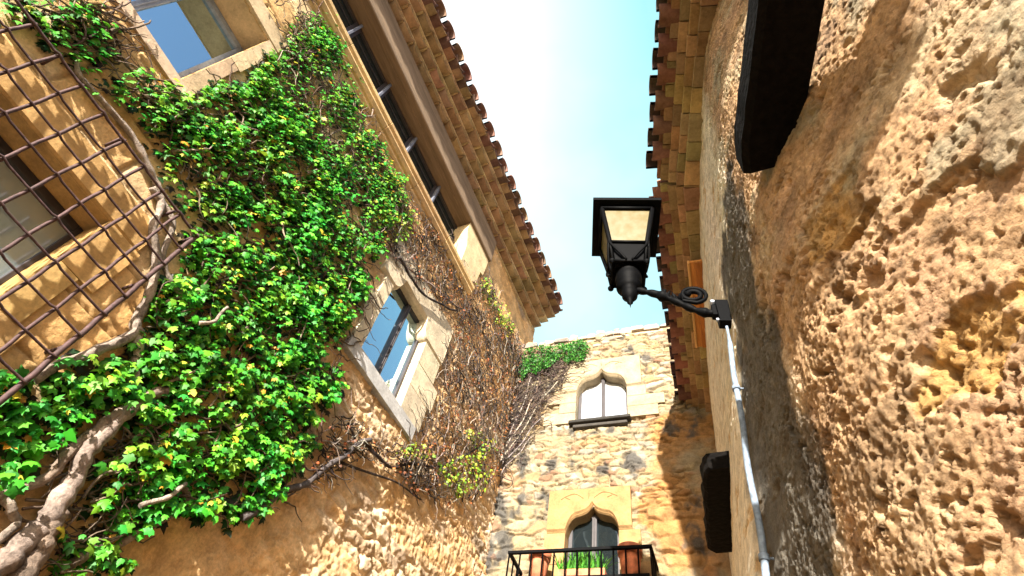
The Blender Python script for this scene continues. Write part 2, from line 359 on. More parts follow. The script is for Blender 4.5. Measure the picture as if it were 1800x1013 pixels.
def window(parent, fr, o, prof, top, spring, proud, depth, lint, jl, jr, col, sill=None, glass='glass', frame='frame', mull=(0.5,), blocks=3, chf=0.03, fw_=0.045, pane_col=None, framecol=(0.05, 0.04, 0.04), transom=None, corner=None):
    u0, u1, v0, v1 = o
    win = MB(); lintel(win, fr, lint[0], lint[1], lint[2], spring, u0, u1, prof, -depth, proud, vary(col, .05), chf)
    h = (spring - v0) / blocks
    for i in range(blocks):
        a = v0 + i * h + (0.002 if i else 0); bq = v0 + (i + 1) * h - 0.003
        win.box((u0 - jl[i % len(jl)], a, -depth), (u0, bq, proud - random.uniform(0, .004)), vary(col, .12), fr)
        win.box((u1, a, -depth), (u1 + jr[i % len(jr)], bq, proud - random.uniform(0, .004)), vary(col, .12), fr)
    if sill: win.box((u0 - sill[0], v0 - sill[1], -depth), (u1 + sill[2], v0 - 0.003, proud + sill[3]), sill[4], fr)
    wo = win.build('window', M['cut'], parent, 0.007)
    f = MB(); nb = -depth + 0.012; nf = nb + 0.04
    f.box((u0, v0, nb), (u0 + fw_, top, nf), framecol, fr); f.box((u1 - fw_, v0, nb), (u1, top, nf), framecol, fr)
    f.box((u0 + fw_, v0, nb), (u1 - fw_, v0 + fw_, nf), framecol, fr); f.box((u0 + fw_, top - fw_ - .02, nb), (u1 - fw_, top, nf), framecol, fr)
    for q in mull:
        c = u0 + (u1 - u0) * q; f.box((c - fw_ * .6, v0 + fw_, nb), (c + fw_ * .6, top - fw_ - .02, nf + 0.012), framecol, fr)
        f.box((c - .006, v0 + fw_, nf + .012), (c + .006, top - fw_ - .02, nf + 0.022), framecol, fr)
    if transom: f.box((u0 + fw_, transom - .015, nb), (u1 - fw_, transom + .015, nf), framecol, fr)
    f.build('frame', M[frame], wo, 0.004)
    g = MB(); ed = [u0 + fw_] + [u0 + (u1 - u0) * q for q in mull] + [u1 - fw_]
    for i in range(len(ed) - 1):
        m_ = MB(); m_.box((ed[i], v0 + fw_ * .6, nb + .008), (ed[i + 1], top - fw_, nb + .016), (.3, .3, .3), fr)
        m_.build('pane', M[glass], wo)
    return wo
flat = lambda t: None
# grilled window
def pf(v): return lambda t: v
window(LB, fr_left, WG, pf(3.68), 3.68, 3.68, 0.018, 0.22, (-0.85, 0.56, 3.86), (.12,), (.17, .12, .2), (0.56, 0.34, 0.14), glass='glassdim', mull=(), blocks=3, chf=.008, fw_=.024)
# upper window with flaking blue-grey frame
window(LB, fr_left, W1, pf(5.72), 5.72, 5.72, 0.022, 0.27, (-1.1, 0.07, 5.90), (.15,), (.095, .085, .10), (0.56, 0.42, 0.26), sill=(.1, .085, .1, .0, (0.55, 0.42, 0.30)), mull=(0.52,), blocks=4, chf=.008, frame='paleframe', framecol=(0.26, 0.30, 0.38), fw_=.04)
# shouldered window: flat lintel on two small curved corbels
def shoulder(t):
    s = min(t, 1 - t) * 0.65
    if s < 0.075: return 5.47 + 0.06 * (s / 0.075) ** 2
    if s < 0.10: return 5.53 + 0.12 * (s - 0.075) / 0.025
    return 5.655 + 0.01 * math.sin(s * 9)
window(LB, fr_left, W2, shoulder, 5.70, 5.465, 0.03, 0.105, (1.86, 3.03, 6.0), (.12, .17), (.33, .40, .30), (0.62, 0.53, 0.38), sill=(.13, .13, .27, .003, (0.48, 0.48, 0.48)), mull=(0.53,), blocks=3, chf=.025, fw_=.03)

# moulded string course, gallery windows, beam
P = [(-2.5, 6.59), (-2.462, 6.625), (-2.462, 6.65), (-2.44, 6.66), (-2.412, 6.695), (-2.412, 6.715), (-2.428, 6.725), (-2.398, 6.755), (-2.392, 6.795), (-2.80, 6.805), (-2.80, 6.59)]
b = MB(); y0, y1 = -3.0, 3.06; yc = y0; tone = (0.62, 0.43, 0.21)
while yc < y1:
    ye = min(yc + random.uniform(.55, .8), y1); c_ = vary(tone, .08)
    k = len(P); off = random.uniform(-.002, .002); vs = [(x + off, yc + .0015, z) for x, z in P] + [(x + off, ye - .0015, z) for x, z in P]
    b.add(vs, [(j, (j + 1) % k, k + (j + 1) % k, k + j) for j in range(k)] + [tuple(range(k))[::-1], tuple(range(k, 2 * k))], c_); yc = ye
b.build('string_course', M['cut'], LB, 0.004)
y = 2.70; i = 0
while y > -2.4:
    ya = y - 0.60
    wn = MB(); fc = (0.06, 0.06, 0.07)
    for (a, c, z0, z1) in [(ya, ya + .035, 6.81, 7.66), (y - .035, y, 6.81, 7.66), (ya + .035, y - .035, 6.81, 6.85), (ya + .035, y - .035, 7.61, 7.66)]:
        wn.box((-2.675, a, z0), (-2.635, c, z1), fc)
    wo = wn.build('window', M['frame'], LB, .003)
    p_ = MB(); p_.box((-2.665, ya + .03, 6.84), (-2.658, y - .03, 7.62)); p_.build('pane', M['glassdark'], wo)
    p_ = MB()
    for k in range(5): p_.box((-2.657, ya + .035, 7.0 + k * .16), (-2.647, y - .035, 7.012 + k * .16), fc)
    p_.build('glazing_bar', M['frame'], wo)
    if ya > -2.2:
        st = MB(); st.box((-2.655, ya - .03, 6.81), (-2.60, ya - .002, 7.658), (0.14, 0.15, 0.19)); st.build('mullion', M['paleframe'], LB, .004)
    y = ya - .03
# end pillar with concave capital
b = MB(); prof = [(2.742, 6.81), (2.742, 7.18), (2.735, 7.27), (2.70, 7.38), (2.665, 7.47), (2.65, 7.51), (2.65, 7.66), (3.22, 7.66), (3.20, 7.3), (3.13, 7.27), (3.11, 7.0), (3.063, 6.98), (3.063, 6.81)]
k = len(prof); vs = [(-2.79, y, z) for y, z in prof] + [(-2.452, y, z) for y, z in prof]
b.add(vs, [(j, (j + 1) % k, k + (j + 1) % k, k + j) for j in range(k)] + [tuple(range(k)), tuple(range(k, 2 * k))[::-1]], (0.62, 0.48, 0.28))
b.build('pillar', M['cut'], LB, .008)
b = MB(); b.box((-2.79, -3, 7.662), (-2.42, 3.26, 8.155), (0.22, 0.155, 0.10)); wb = b.build('timber_beam', M['wood'], LB, .02)
# eave: four rows of clay tile on thin courses
def tile_row(mb, y0, y1, xin, xout, z, per, r, col, up_=False, phase=0.0, th=0.016, face=None, flat=1.0):
    n = int((y1 - y0) / per)
    for i in range(n + 1):
        yc = y0 + (i + 0.5) * per + phase * per + random.uniform(-.01, .01)
        if yc + per * .55 > y1 + .03: continue
        c = vary(col, .25); rr = r * random.uniform(.96, 1.04); zz = z + random.uniform(-.006, .006)
        xo = xout + random.uniform(-.012, .012); tap = 0.82
        vs = []; S = 10
        for (x, k_) in ((xin, tap), (xo, 1.0)):
            for rad in (rr * k_, (rr - th) * k_):
                for j in range(S + 1):
                    a = math.pi * j / S; dz = math.sin(a) * rad * flat * (1 if up_ else -1)
                    vs.append((x, yc + math.cos(a) * rad, zz + dz))
        q = S + 1; fs = []
        for j in range(S):
            fs += [(j, j + 1, 2 * q + j + 1, 2 * q + j), (q + j, 3 * q + j, 3 * q + j + 1, q + j + 1), (2 * q + j, 2 * q + j + 1, 3 * q + j + 1, 3 * q + j)]
        b0 = len(mb.v)
        if face: vs = [face(*p) for p in vs]
        mb.add(vs, fs, c, True)
EN = 4.87
for r in range(4):
    x0 = -2.5 + 0.107 * r; z = 8.20 + 0.078 * r; per = .238
    m_ = MB(); tile_row(m_, -3, EN, x0 - .10, x0 + .122, z + .072, per, .121, (0.33, 0.22, 0.125), phase=0.5 * (r % 2), flat=.62, th=.018)
    for i in range(int((EN + 3) / per) + 1):      # mortar between the tiles
        yc = -3 + (i + (1.0 if not r % 2 else .5)) * per
        if yc > EN - .05: continue
        q = .05; m_.add([(x0 + .10, yc - q, z + .073), (x0 + .10, yc + q, z + .073), (x0 + .108, yc, z + .028), (x0 - .02, yc - q, z + .073), (x0 - .02, yc + q, z + .073), (x0 - .02, yc, z + .028)],
               [(0, 2, 1), (0, 3, 5, 2), (1, 2, 5, 4)], vary((0.62, 0.46, 0.26), .1))
    m_.build('tile_row', M['tile'], LB)
    m_ = MB(); yc = -3.0
    while yc < EN:
        ye = min(yc + .30, EN); m_.box((-2.6 + .107 * r, yc + .001, z - .014), (x0 + .026, ye - .001, z + .001), vary((0.72, 0.58, 0.38), .12), jit=.0025); yc = ye
    m_.build('brick_course', M['tile'], LB)
m_ = MB(); tile_row(m_, -3, EN + .05, -2.3, -2.0, 8.52, .25, .108, (0.20, 0.12, 0.085), up_=True, th=.018); tile_row(m_, -3, EN, -2.35, -2.035, 8.535, .25, .108, (0.14, 0.08, 0.06), up_=False, phase=.5, th=.018)
m_.build('roof_tile_edge', M['tile'], LB)
b = MB(); b.add([(-2.1, -3, 8.565), (-2.1, EN, 8.565), (-7, EN, 10.0), (-7, -3, 10.0), (-2.1, -3, 8.51), (-2.1, EN, 8.51), (-2.6, EN, 8.30), (-2.6, -3, 8.30), (-7, EN, 8.27), (-7, -3, 8.27)],
      [(0, 1, 2, 3), (0, 4, 5, 1), (4, 7, 6, 5), (7, 9, 8, 6), (1, 5, 6, 8, 2), (0, 3, 9, 7, 4), (3, 2, 8, 9)], (0.34, 0.19, 0.11)); b.build('roof', M['tile'], LB)

# iron grille over the lower window
GX = -2.40
gr = bpy.data.objects.new('window_grille', None); gr.empty_display_size = .1; C.objects.link(gr); gr.parent = LB; gr.location = Vector((GX, .66, 3.9)) - LB.location
for a_, q_ in [((-2.52, .655, z), (GX, .655, z)) for z in (3.93, 3.5, 3.05)] + [((-2.52, y, 3.945), (GX, y, 3.945)) for y in (-.3, .1, .5)]:
    m_ = MB(); m_.tube([a_, q_], .008, 6); m_.build('bracket', M['rust'], gr)
for i in range(11):
    yb = 0.66 - i * 0.137
    if yb < -0.9: break
    m_ = MB(); k = 30; rad = .0078 if i else .012
    m_.tube([(GX + .005 * math.sin(j * 2.1), yb + .002 * math.cos(j), 3.965 - 1.28 * j / k) for j in range(k + 1)], rad, 8); m_.build('bar', M['rust'], gr)
for i in range(10):
    zb = 3.945 - i * 0.136; m_ = MB(); pts = []
    for j in range(93):
        yy = -.90 + 1.57 * j / 92
        ph = (yy - 0.66) / 0.137; d = abs(ph - round(ph)); bump = math.exp(-(d / .10) ** 2) * .013 * (1 if (round(ph) + i) % 2 else -1)
        pts.append((GX + .010 + abs(bump) * .6, yy, zb + bump * .35))
    m_.tube(pts, .0054 if i else .007, 6); m_.build('bar', M['rust'], gr)

# ================================================================== CENTRAL BUILDING
CB = thing('stone_house', 'pale rubble stone house closing the lane, with two ogee windows and a balcony', 'building', tuple(CO + CD * 1.0))
def cen_pos(U, V):
    n = fbm(U * 1.6, V * 1.6, 5, 13); nf = fbm(U * 12, V * 12, 4, 18)
    f1, edge, cid = rubble(U, V, 0.145, 0.072, 31, .35)
    f1b, eb, cb = rubble(U, V, 0.30, 0.14, 61, .3)
    big = sst(0.05, 0.25, fbm(U * 2.1, V * 2.1, 3, 70) + .5 * sst(5.2, 4.6, V) - .1)
    edge = edge * (1 - big) + eb * big; cid = np.where(big > .5, cb, cid)
    ren = sst(0.05, 0.45, fbm(U * 2.3, V * 2.3, 4, 41) + 0.5 * sst(1.5, 1.9, U) * sst(6.3, 5.8, V) - .1)
    h = 0.012 * n + (1 - .8 * ren) * (0.036 * (edge - 1) + 0.022 * (cid - .5)) + 0.006 * nf + .003 * fbm(U * 40, V * 40, 2, 2) - .008
    top = sst(7.15, 7.4, V); h = h + top * .012
    st = pal([(0.300, 0.242, 0.150), (0.266, 0.208, 0.121), (0.251, 0.174, 0.092), (0.233, 0.203, 0.160), (0.291, 0.223, 0.126), (0.203, 0.116, 0.072), (0.310, 0.270, 0.203), (0.251, 0.193, 0.126)], cid)
    mort = np.array([[0.235, 0.19, 0.12]]) * (1 + .15 * nf)[:, None]
    c = mixa(mort, st, edge * (1 - .75 * ren))
    org = sst(0.0, 0.5, n + .9 * sst(1.35, 2.0, U) * sst(6.25, 5.9, V) - .3)
    c = mixa(c, np.array([[0.32, 0.155, 0.045]]) * (1 + .25 * nf)[:, None] * (.75 + .25 * edge)[:, None], org * .8)
    # dark grey stains, denser just under the upper sill and by the left corner
    stn = sst(0.05, 0.35, fbm(U * 3.3, V * 2.3, 5, 88) + .55 * np.exp(-((U - .35) / .28) ** 2 - ((V - 5.45) / .42) ** 2) + .32 * np.exp(-((U - 1.3) / .35) ** 2 - ((V - 5.42) / .10) ** 2) + .5 * sst(.15, -.05, U) * sst(5.9, 5.3, V) + .45 * np.exp(-((U - 1.1) / .3) ** 2 - ((V - 5.90) / .06) ** 2) - .20)
    c = mixa(c, np.array([[0.06, 0.058, 0.055]]) + 0 * c, stn * .9)
    p0 = np.array(CO) + np.outer(U, CD) + np.outer(h, CN); p0[:, 2] = V
    # ragged top
    return p0, np.clip(c, .01, .9)
us = np.concatenate([np.arange(-.15, 2.55, .0085)]); vs_ = np.concatenate([np.arange(0, 3.4, .2), np.arange(3.4, 7.56, .0085)])
WU = (0.81, 1.42, 6.07, 6.88); WL = (0.77, 1.285, 3.45, 4.96)
wallgrid('wall', us, vs_, cen_pos, [WU, WL], M['wall'], CB)
b = MB()
b.box((-.15, .01, -2.4), (2.6, 7.545, -.32), (.3, .22, .14), fr_cen); b.build('house_body', M['wall'], CB)
b = MB(); b.box((-.15, 7.50, -.32), (2.55, 7.555, -.005), (.45, .36, .24), fr_cen)
u = -.1
while u < 2.5:                                 # rough coping stones
    L_ = random.uniform(.09, .22); hh = random.uniform(.025, .075)
    b.box((u, 7.545, -.30), (u + L_, 7.56 + hh, .012 + random.uniform(0, .02)), vary(random.choice([(.38, .30, .20), (.28, .23, .17), (.22, .18, .15), (.40, .34, .25)]), .12), fr_cen, jit=.014)
    if random.random() < .5: b.box((u + .02, 7.575 + hh, -.25), (u + L_ - .02, 7.60 + hh + random.uniform(0, .03), .0), vary((.5, .38, .27), .2), fr_cen, jit=.014)
    u += L_ + .006
b.build('coping', M['wall'], CB, .012)
def ogee(vs0, vp):
    T = [0, .10, .22, .42, .66, .80, .90, .96, 1.0]; G = [1, .84, .735, .655, .60, .49, .32, .16, 0]
    return lambda t: vs0 + (vp - vs0) * float(np.interp(abs(t - .5) * 2, T, G))
wu = window(CB, fr_cen, WU, ogee(6.55, 6.885), 6.88, 6.55, .016, .16, (0.63, 1.60, 7.085), (.38, .20, .36), (.34, .42, .22), (0.29, 0.235, 0.155), mull=(.5,), blocks=3, chf=.030, fw_=.035, framecol=(.06, .03, .02), glass='glassclear')
wl = window(CB, fr_cen, WL, ogee(4.70, 4.985), 4.98, 4.70, .016, .17, (0.585, 1.41, 5.17), (.20, .23, .15), (.20, .22, .30), (0.29, 0.185, 0.08), mull=(.5,), blocks=4, chf=.030, glass='glassdark', fw_=.04)
# carved flower relief on the lintels
def relief(win, uc, vb, w_, h_, col):
    m_ = MB()
    def arc(pts): m_.tube([fr_cen(uc + a, vb + c, .017) for a, c in pts], [.0035 + .002 * math.sin(math.pi * i / (len(pts) - 1)) for i in range(len(pts))], 6, col)
    for s_ in (-1, 1):
        arc([(s_ * (w_ * .18 + w_ * .5 * t), h_ * (.25 + .55 * math.sin(t * 2.2))) for t in np.linspace(0, 1, 9)])
        arc([(s_ * (w_ * .5 + w_ * .45 * t), h_ * (.75 - .5 * t * t)) for t in np.linspace(0, 1, 7)])
        arc([(s_ * w_ * .62 + s_ * .06 * t, h_ * (.2 + .3 * t)) for t in np.linspace(0, 1, 5)])
    arc([(0, h_ * .2), (.004, h_ * .6), (-.004, h_)]); m_.build('carving', M['cut'], win)
relief(wl, .995, 5.03, .30, .11, (0.25, 0.16, 0.07)); relief(wu, 1.115, 6.94, .28, .10, (0.26, 0.21, 0.14))
# projecting sill of upper window, dark and weathered
b = MB(); b.box((0.745, 6.02, -.1), (1.455, 6.062, .075), (0.035, 0.033, 0.030), fr_cen, jit=.004); b.box((0.79, 5.975, -.1), (1.41, 6.018, .035), (0.06, 0.055, 0.05), fr_cen, jit=.006); b.build('sill', M['cut'], wu, .01)
# curtain behind left pane
# balcony
bal = MB(); bal.box((.35, 3.34, -.05), (1.63, 3.43, .42), (.5, .38, .24), fr_cen); bo = bal.build('balcony', M['cut'], CB, .01)
ZR = 4.315
m_ = MB(); m_.box((.36, ZR - .014, .335), (1.62, ZR + .012, .365), (.1,) * 3, fr_cen)
m_.box((.36, ZR - .014, .0), (.388, ZR + .012, .335), (.1,) * 3, fr_cen); m_.box((1.592, ZR - .014, .0), (1.62, ZR + .012, .335), (.1,) * 3, fr_cen); m_.build('handrail', M['iron'], bo, .003)
m_ = MB(); m_.box((.36, 3.50, .338), (1.62, 3.52, .362), (.1,) * 3, fr_cen); m_.build('lower_rail', M['iron'], bo)
k = 0
for u_ in np.linspace(.372, 1.606, 13):
    m_ = MB(); m_.tube([fr_cen(u_, 3.43, .35), fr_cen(u_, ZR - .01, .35)], .0078, 6); m_.build('baluster', M['iron'], bo)
for u_ in (.374, 1.606):
    for n__ in (.12, .235):
        m_ = MB(); m_.tube([fr_cen(u_, 3.43, n__), fr_cen(u_, ZR - .01, n__)], .0078, 6); m_.build('baluster', M['iron'], bo)
m_ = MB(); m_.box((.40, 4.085, .13), (1.58, 4.105, .325), (.1,) * 3, fr_cen)
for u_ in (.45, 1.0, 1.53): m_.box((u_ - .01, 3.43, .2), (u_ + .01, 4.084, .22), (.1,) * 3, fr_cen)
m_.build('plant_shelf', M['iron'], bo)
def pot(uc, r, h, label, n_=.225, tilt=0):
    base = Vector(fr_cen(uc, 4.107, n_)); t = thing('flower_pot', label, 'flower pot', tuple(base), 'terracotta pots on the balcony')
    m_ = MB(); m_.lathe(base, [(0, 0), (r * .68, 0), (r * .90, h * .74), (r * .90, h * .75)], 28); m_.build('body', M['pot'], t)
    m_ = MB(); m_.lathe(base, [(r * .90, h * .75), (r * 1.0, h * .745), (r * 1.05, h), (r * .93, h), (r * .88, h * .8)], 28); m_.build('rim', M['pot'], t)
    m_ = MB(); m_.lathe(base, [(r * .9, h * .86), (0, h * .88)], 20); m_.build('soil', M['soil'], t)
pot(.615, .098, .27, 'terracotta flower pot at the left end of the balcony, behind the iron railing')
pot(1.415, .102, .275, 'terracotta flower pot at the right end of the balcony, behind the iron railing')
base = Vector(fr_cen(1.0, 4.107, .225)); t = thing('potted_plant', 'green spiky leaved plant in a trough between the two terracotta pots on the balcony', 'plant', tuple(base))
m_ = MB(); m_.box((.80, 4.107, .17), (1.21, 4.19, .28), (.3, .1, .05), fr_cen); m_.build('trough', M['pot'], t, .006)
m_ = MB(); m_.box((.81, 4.19, .18), (1.20, 4.194, .27), (.3, .1, .05), fr_cen); m_.build('soil', M['soil'], t)
V_, F_, Cc = [], [], []
for i in range(330):
    u_ = random.gauss(0, .5); u_ = max(-1, min(1, u_)) * .19 + 1.0; n__ = random.uniform(.19, .27)
    L_ = random.uniform(.10, .235); az = random.uniform(0, 2 * math.pi); lean = random.uniform(.1, 1.0)
    d = Vector((math.cos(az) * lean, math.sin(az) * lean)); p = Vector((u_, 4.19, n__)); wd = random.uniform(.004, .008)
    c_ = random.choice([(.10, .36, .04), (.07, .27, .03), (.16, .42, .05), (.05, .20, .03)]); b0 = len(V_)
    for j in range(6):
        s_ = j / 5; q = Vector((p.x + d.x * L_ * s_ * .8, p.y + L_ * (s_ - .55 * lean * s_ * s_), p.z + d.y * L_ * s_ * .6))
        side = Vector((-d.y, .0, d.x)).normalized() * wd * (1 - s_ ** 2 + .02)
        for sg in (-1, 1): V_.append(fr_cen(q.x + side.x * sg, q.y, q.z + side.z * sg)); Cc.append(c_)
        if j: F_.append((b0 + 2 * j - 2, b0 + 2 * j - 1, b0 + 2 * j + 1, b0 + 2 * j))
link('leaves', mesh_np('leaves', np.array(V_), np.array(F_), np.array(Cc)), M['leaf'], t)

# ================================================================== RIGHT BUILDING
RB = thing('stone_house', 'rough pitted wall of the nearest house, with dark timbers and a brick and tile eave', 'building', (0.6, 2.0, 0))
def right_x(Y, Z):
    a1 = .79 - .29 * Y; a2 = .12 - .12 * (Y - 2.29); k = 40.0
    a = np.log(np.exp(k * (a1 - a2) * .25) + 1) / (k * .25) + a2            # soft bend
    a = np.where(a1 - a2 > .8, a1, a)
    a = a + .33 * np.log(np.exp(np.clip((1.15 - Y) * 14, -30, 30)) + 1) / 14
    return a - .06 * (6.25 - Z) - .055 * np.clip(4 - Z, 0, 3) * sst(1.9, 2.3, Y)
def right_pos(Y, Z):
    n = fbm(Y * 1.5, Z * 1.5, 5, 103); nm = fbm(Y * 6, Z * 5, 5, 108); nf = fbm(Y * 26, Z * 22, 4, 111)
    near = sst(2.0, 1.5, Y)
    # overlapping coats of render: ragged edge below which the wall is eaten away
    line = Z - (2.62 + .9 * (Y - .55)) + .22 * fbm(Y * 5, Z * 5, 5, 120)
    coat = sst(-.004, .004, line) * near
    gr_ = fbm(Y * 55, Z * 48, 4, 112, .65); co_ = fbm(Y * 13, Z * 11, 4, 118, .6); den = sst(-.25, .35, fbm(Y * 4.5, Z * 4, 4, 333))
    h = .010 * n + (.005 + .005 * (1 - coat)) * nm + .0045 * co_ * (.4 + .8 * (1 - coat * den)) + .0052 * gr_ * near + .016 * coat
    line2 = .5 * fbm(Y * 4 + 3, Z * 4, 5, 140) + .55 * np.exp(-((Y - .86) / .17) ** 2 - ((Z - 2.45) / .13) ** 2) + .42 * np.exp(-((Y - 1.0) / .22) ** 2 - ((Z - 3.12) / .26) ** 2) + .3 * np.exp(-((Y - 1.05) / .12) ** 2 - ((Z - 2.15) / .05) ** 2) - .12
    hol = sst(.22, .27, line2) * near; h -= hol * (.012 + .020 * sst(.28, .6, line2))
    pits = 0
    for sx, sy, sd, th, dp, q in ((.085, .10, 5, .70, .026, .7), (.040, .05, 6, .55, .018, .9), (.020, .024, 7, .40, .011, 1.0), (.17, .21, 8, .72, .034, .5), (.011, .013, 12, .4, .0062, 1.0)):
        wu = 1.1 * fbm(Y * 7, Z * 7, 3, sd + 70); f1, f2, cid = worley(Y / sx + wu, Z / sy + wu * .7, sd, .98)
        f1 = f1 * (1 + .5 * (_h(np.floor(cid * 4999), np.floor(cid * 77), 5) - .5)) + .30 * fbm(Y / sx * 1.9, Z / sy * 1.9, 3, sd + 60)
        rad = .06 + .34 * _h(np.floor(cid * 9999), np.floor(cid * 777), 3) ** 1.6
        p = (cid > th) * sst(rad, rad * .55, f1); pits = pits + dp * p * np.clip(q * (.35 + 1.4 * den), 0, 1.35)
    h -= pits * (.2 + .8 * near) * (.65 + .5 * (1 - coat))
    smooth = sst(1.95, 2.25, Y)
    h = h * (1 - .55 * smooth)
    c = np.array([[0.43, 0.275, 0.15]]) * (1 + .25 * nm + .25 * nf)[:, None]
    c = mixa(c, np.array([[0.46, 0.345, 0.215]]) * (1 + .15 * nf)[:, None], sst(.0, .35, fbm(Y * 3, Z * 3, 4, 160)) * (.35 + .65 * coat))
    c = mixa(c, np.array([[0.43, 0.265, 0.165]]) + 0 * c, sst(.05, .4, fbm(Y * 4 + 7, Z * 4, 4, 170)) * .5)
    c = mixa(c, np.array([[0.42, 0.24, 0.07]]) * (1 + .4 * nf)[:, None], hol * .75)
    c = mixa(c, np.array([[0.26, 0.26, 0.19]]) + 0 * c, sst(.10, .45, fbm(Y * 3.1, Z * 3.1 + 9, 5, 180)) * coat * .6)
    brn = sst(.08, .42, fbm(Y * 2.6 + 5, Z * 3.4, 5, 215) + .25 * np.exp(-((Y - .75) / .2) ** 2 - ((Z - 2.4) / .2) ** 2)) * near; c = mixa(c, np.array([[0.17, 0.105, 0.055]]) * (1 + .4 * nf)[:, None], brn * .6)
    spk = sst(.30, .5, fbm(Y * 38, Z * 30, 3, 222)) * near; c = mixa(c, np.array([[0.14, 0.09, 0.055]]) + 0 * c, spk * .5)
    pale = sst(1.35, 1.65, Y + .12 * nm); c = mixa(c, np.array([[0.80, 0.73, 0.58]]) * (1 + .14 * nm)[:, None], pale * .85)  # paler towards the far end: missing sunlight painted into the colour
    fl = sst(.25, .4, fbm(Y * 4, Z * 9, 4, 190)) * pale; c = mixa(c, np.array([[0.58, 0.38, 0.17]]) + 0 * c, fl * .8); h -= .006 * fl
    # dark lichen running down round the lantern bracket
    cx = 1.90 + .10 * np.sin(Z * 1.7) - .28 * sst(3.3, 4.1, Z); wv = .40 + .06 * fbm(Y * 2, Z * 2, 2, 7)
    li = sst(.25, .75, np.exp(-((Y - cx) / wv) ** 4) * sst(4.9, 4.35, Z + .35 * nm) + .55 * fbm(Y * 7, Z * 3.2, 5, 200) - .02)
    c = mixa(c, np.array([[0.070, 0.064, 0.055]]) * (1 + .3 * nf)[:, None], li * .92)
    tn = sst(1.3, 1.0, Y); X = right_x(Y, Z) - h * (.96 - .11 * tn)
    return np.stack([X, Y - h * (.28 + .25 * tn), Z], -1), np.clip(c, .01, .9)
zz = [1.75]
while zz[-1] < 6.32: zz.append(zz[-1] + .0046 * max(.85, zz[-1] / 2.6))
zs2 = np.concatenate([np.arange(0, 1.75, .1), np.array(zz)])
ys2 = np.concatenate([np.arange(-3, .0, .1), np.arange(.0, 1.4, .0052), np.arange(1.4, 2.6, .006), np.arange(2.6, 5.3, .014)])
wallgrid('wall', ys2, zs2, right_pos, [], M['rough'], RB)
b = MB(); b.add([(2.9, -3, .01), (1.35, 0, .01), (.32, 2.4, .01), (.12, 5.4, .01), (6, 5.4, .01), (6, -3, .01), (2.9, -3, 6.28), (1.35, 0, 6.28), (.32, 2.4, 6.28), (.12, 5.4, 6.28), (6, 5.4, 6.28), (6, -3, 6.28)],
      [(0, 5, 4, 3, 2, 1), (6, 7, 8, 9, 10, 11), (0, 1, 7, 6), (1, 2, 8, 7), (2, 3, 9, 8), (3, 4, 10, 9), (4, 5, 11, 10), (5, 0, 6, 11)], (.2, .14, .08)); b.build('house_body', M['wall'], RB)
# eave: three courses of flat brick, then the roof tile ends
def eave_fr(seg):
    if seg == 0: p0 = Vector((.79 + .29 * 2.2, -2.2)); p1 = Vector((.12, 2.29))
    else: p0 = Vector((.12, 2.29)); p1 = Vector((-.215, 5.02))
    d = (p1 - p0); L_ = d.length; d.normalize(); nrm = Vector((-d.y, d.x))
    return p0, d, nrm, L_
for seg in (0, 1):
    p0, d, nrm, L_ = eave_fr(seg)
    fr = lambda n__, s_, z, p0=p0, d=d, nrm=nrm, q=(.075 if seg else 0): (p0.x + d.x * s_ + nrm.x * n__, p0.y + d.y * s_ + nrm.y * n__, z - q * s_)
    for r in range(4):
        m_ = MB(); s_ = 0; z0 = 6.235 + .052 * r
        while s_ < L_:
            se = min(s_ + random.uniform(.15, .24), L_)
            m_.box((-.2 if seg else -1.2, s_ + .003, z0), (.06 + .062 * r + random.uniform(-.004, .004), se - .003, z0 + .05), vary((0.38, 0.26, 0.13), .30), fr, jit=.003); s_ = se
        m_.build('brick_course', M['tile'], RB, .005)
    m_ = MB(); s_ = .06
    mbx = lambda x, y, z, fr=fr: fr(x, y, z)
    tile_row(m_, 0, L_, .0, .325, 6.455, .215, .085, (0.22, 0.10, 0.07), up_=False, th=.02, face=mbx)
    tile_row(m_, 0, L_, .0, .36, 6.475, .215, .085, (0.07, 0.045, 0.04), up_=True, phase=.5, th=.02, face=mbx)
    m_.build('roof_tile_edge', M['tile'], RB)
    m_ = MB(); m_.add([fr(.27, 0, 6.50), fr(.27, L_, 6.50), fr(-5, L_ , 8.2), fr(-5, 0, 8.2), fr(.27, 0, 6.445), fr(.27, L_, 6.445), fr(-5, L_, 6.40), fr(-5, 0, 6.40)], [(0, 1, 2, 3), (4, 7, 6, 5), (0, 4, 5, 1), (1, 5, 6, 2), (0, 3, 7, 4), (3, 2, 6, 7)], (.3, .15, .09)); m_.build('roof', M['tile'], RB)
# dark projecting timbers
def timber(name, y0, y1, z, h, d, parent):
    m_ = MB(); N = 24; vs = []; fs = []
    for i in range(N + 1):
        y = y0 + (y1 - y0) * i / N; xw = float(right_x(np.array([y]), np.array([z]))[0]); j = .004 * math.sin(i * 1.3) + random.uniform(-.002, .002)
        e = min(i, N - i) / 1.2; rd = .03 if e < .6 else 0
        vs += [(xw + .08, y, z), (xw - d + .02 + rd + j, y, z), (xw - d + rd + j, y, z + .02), (xw - d + rd + j * 2, y, z + h), (xw + .08, y, z + h)]
    for i in range(N):
        for k in range(5): fs.append((i * 5 + k, i * 5 + (k + 1) % 5, (i + 1) * 5 + (k + 1) % 5, (i + 1) * 5 + k))
    fs += [(4, 3, 2, 1, 0), tuple(N * 5 + k for k in range(5))]
    m_.add(vs, fs); return m_.build(name, M['blackwood'], parent)
m_ = MB(); p_ = [(.225, 1.07), (.382, .481), (.75, -.9)]; rr = [(.0, 0), (0, .0)]
def bx(y, off=0): return .225 + (1.07 - y) * .27 + off
vs = []; N = 30
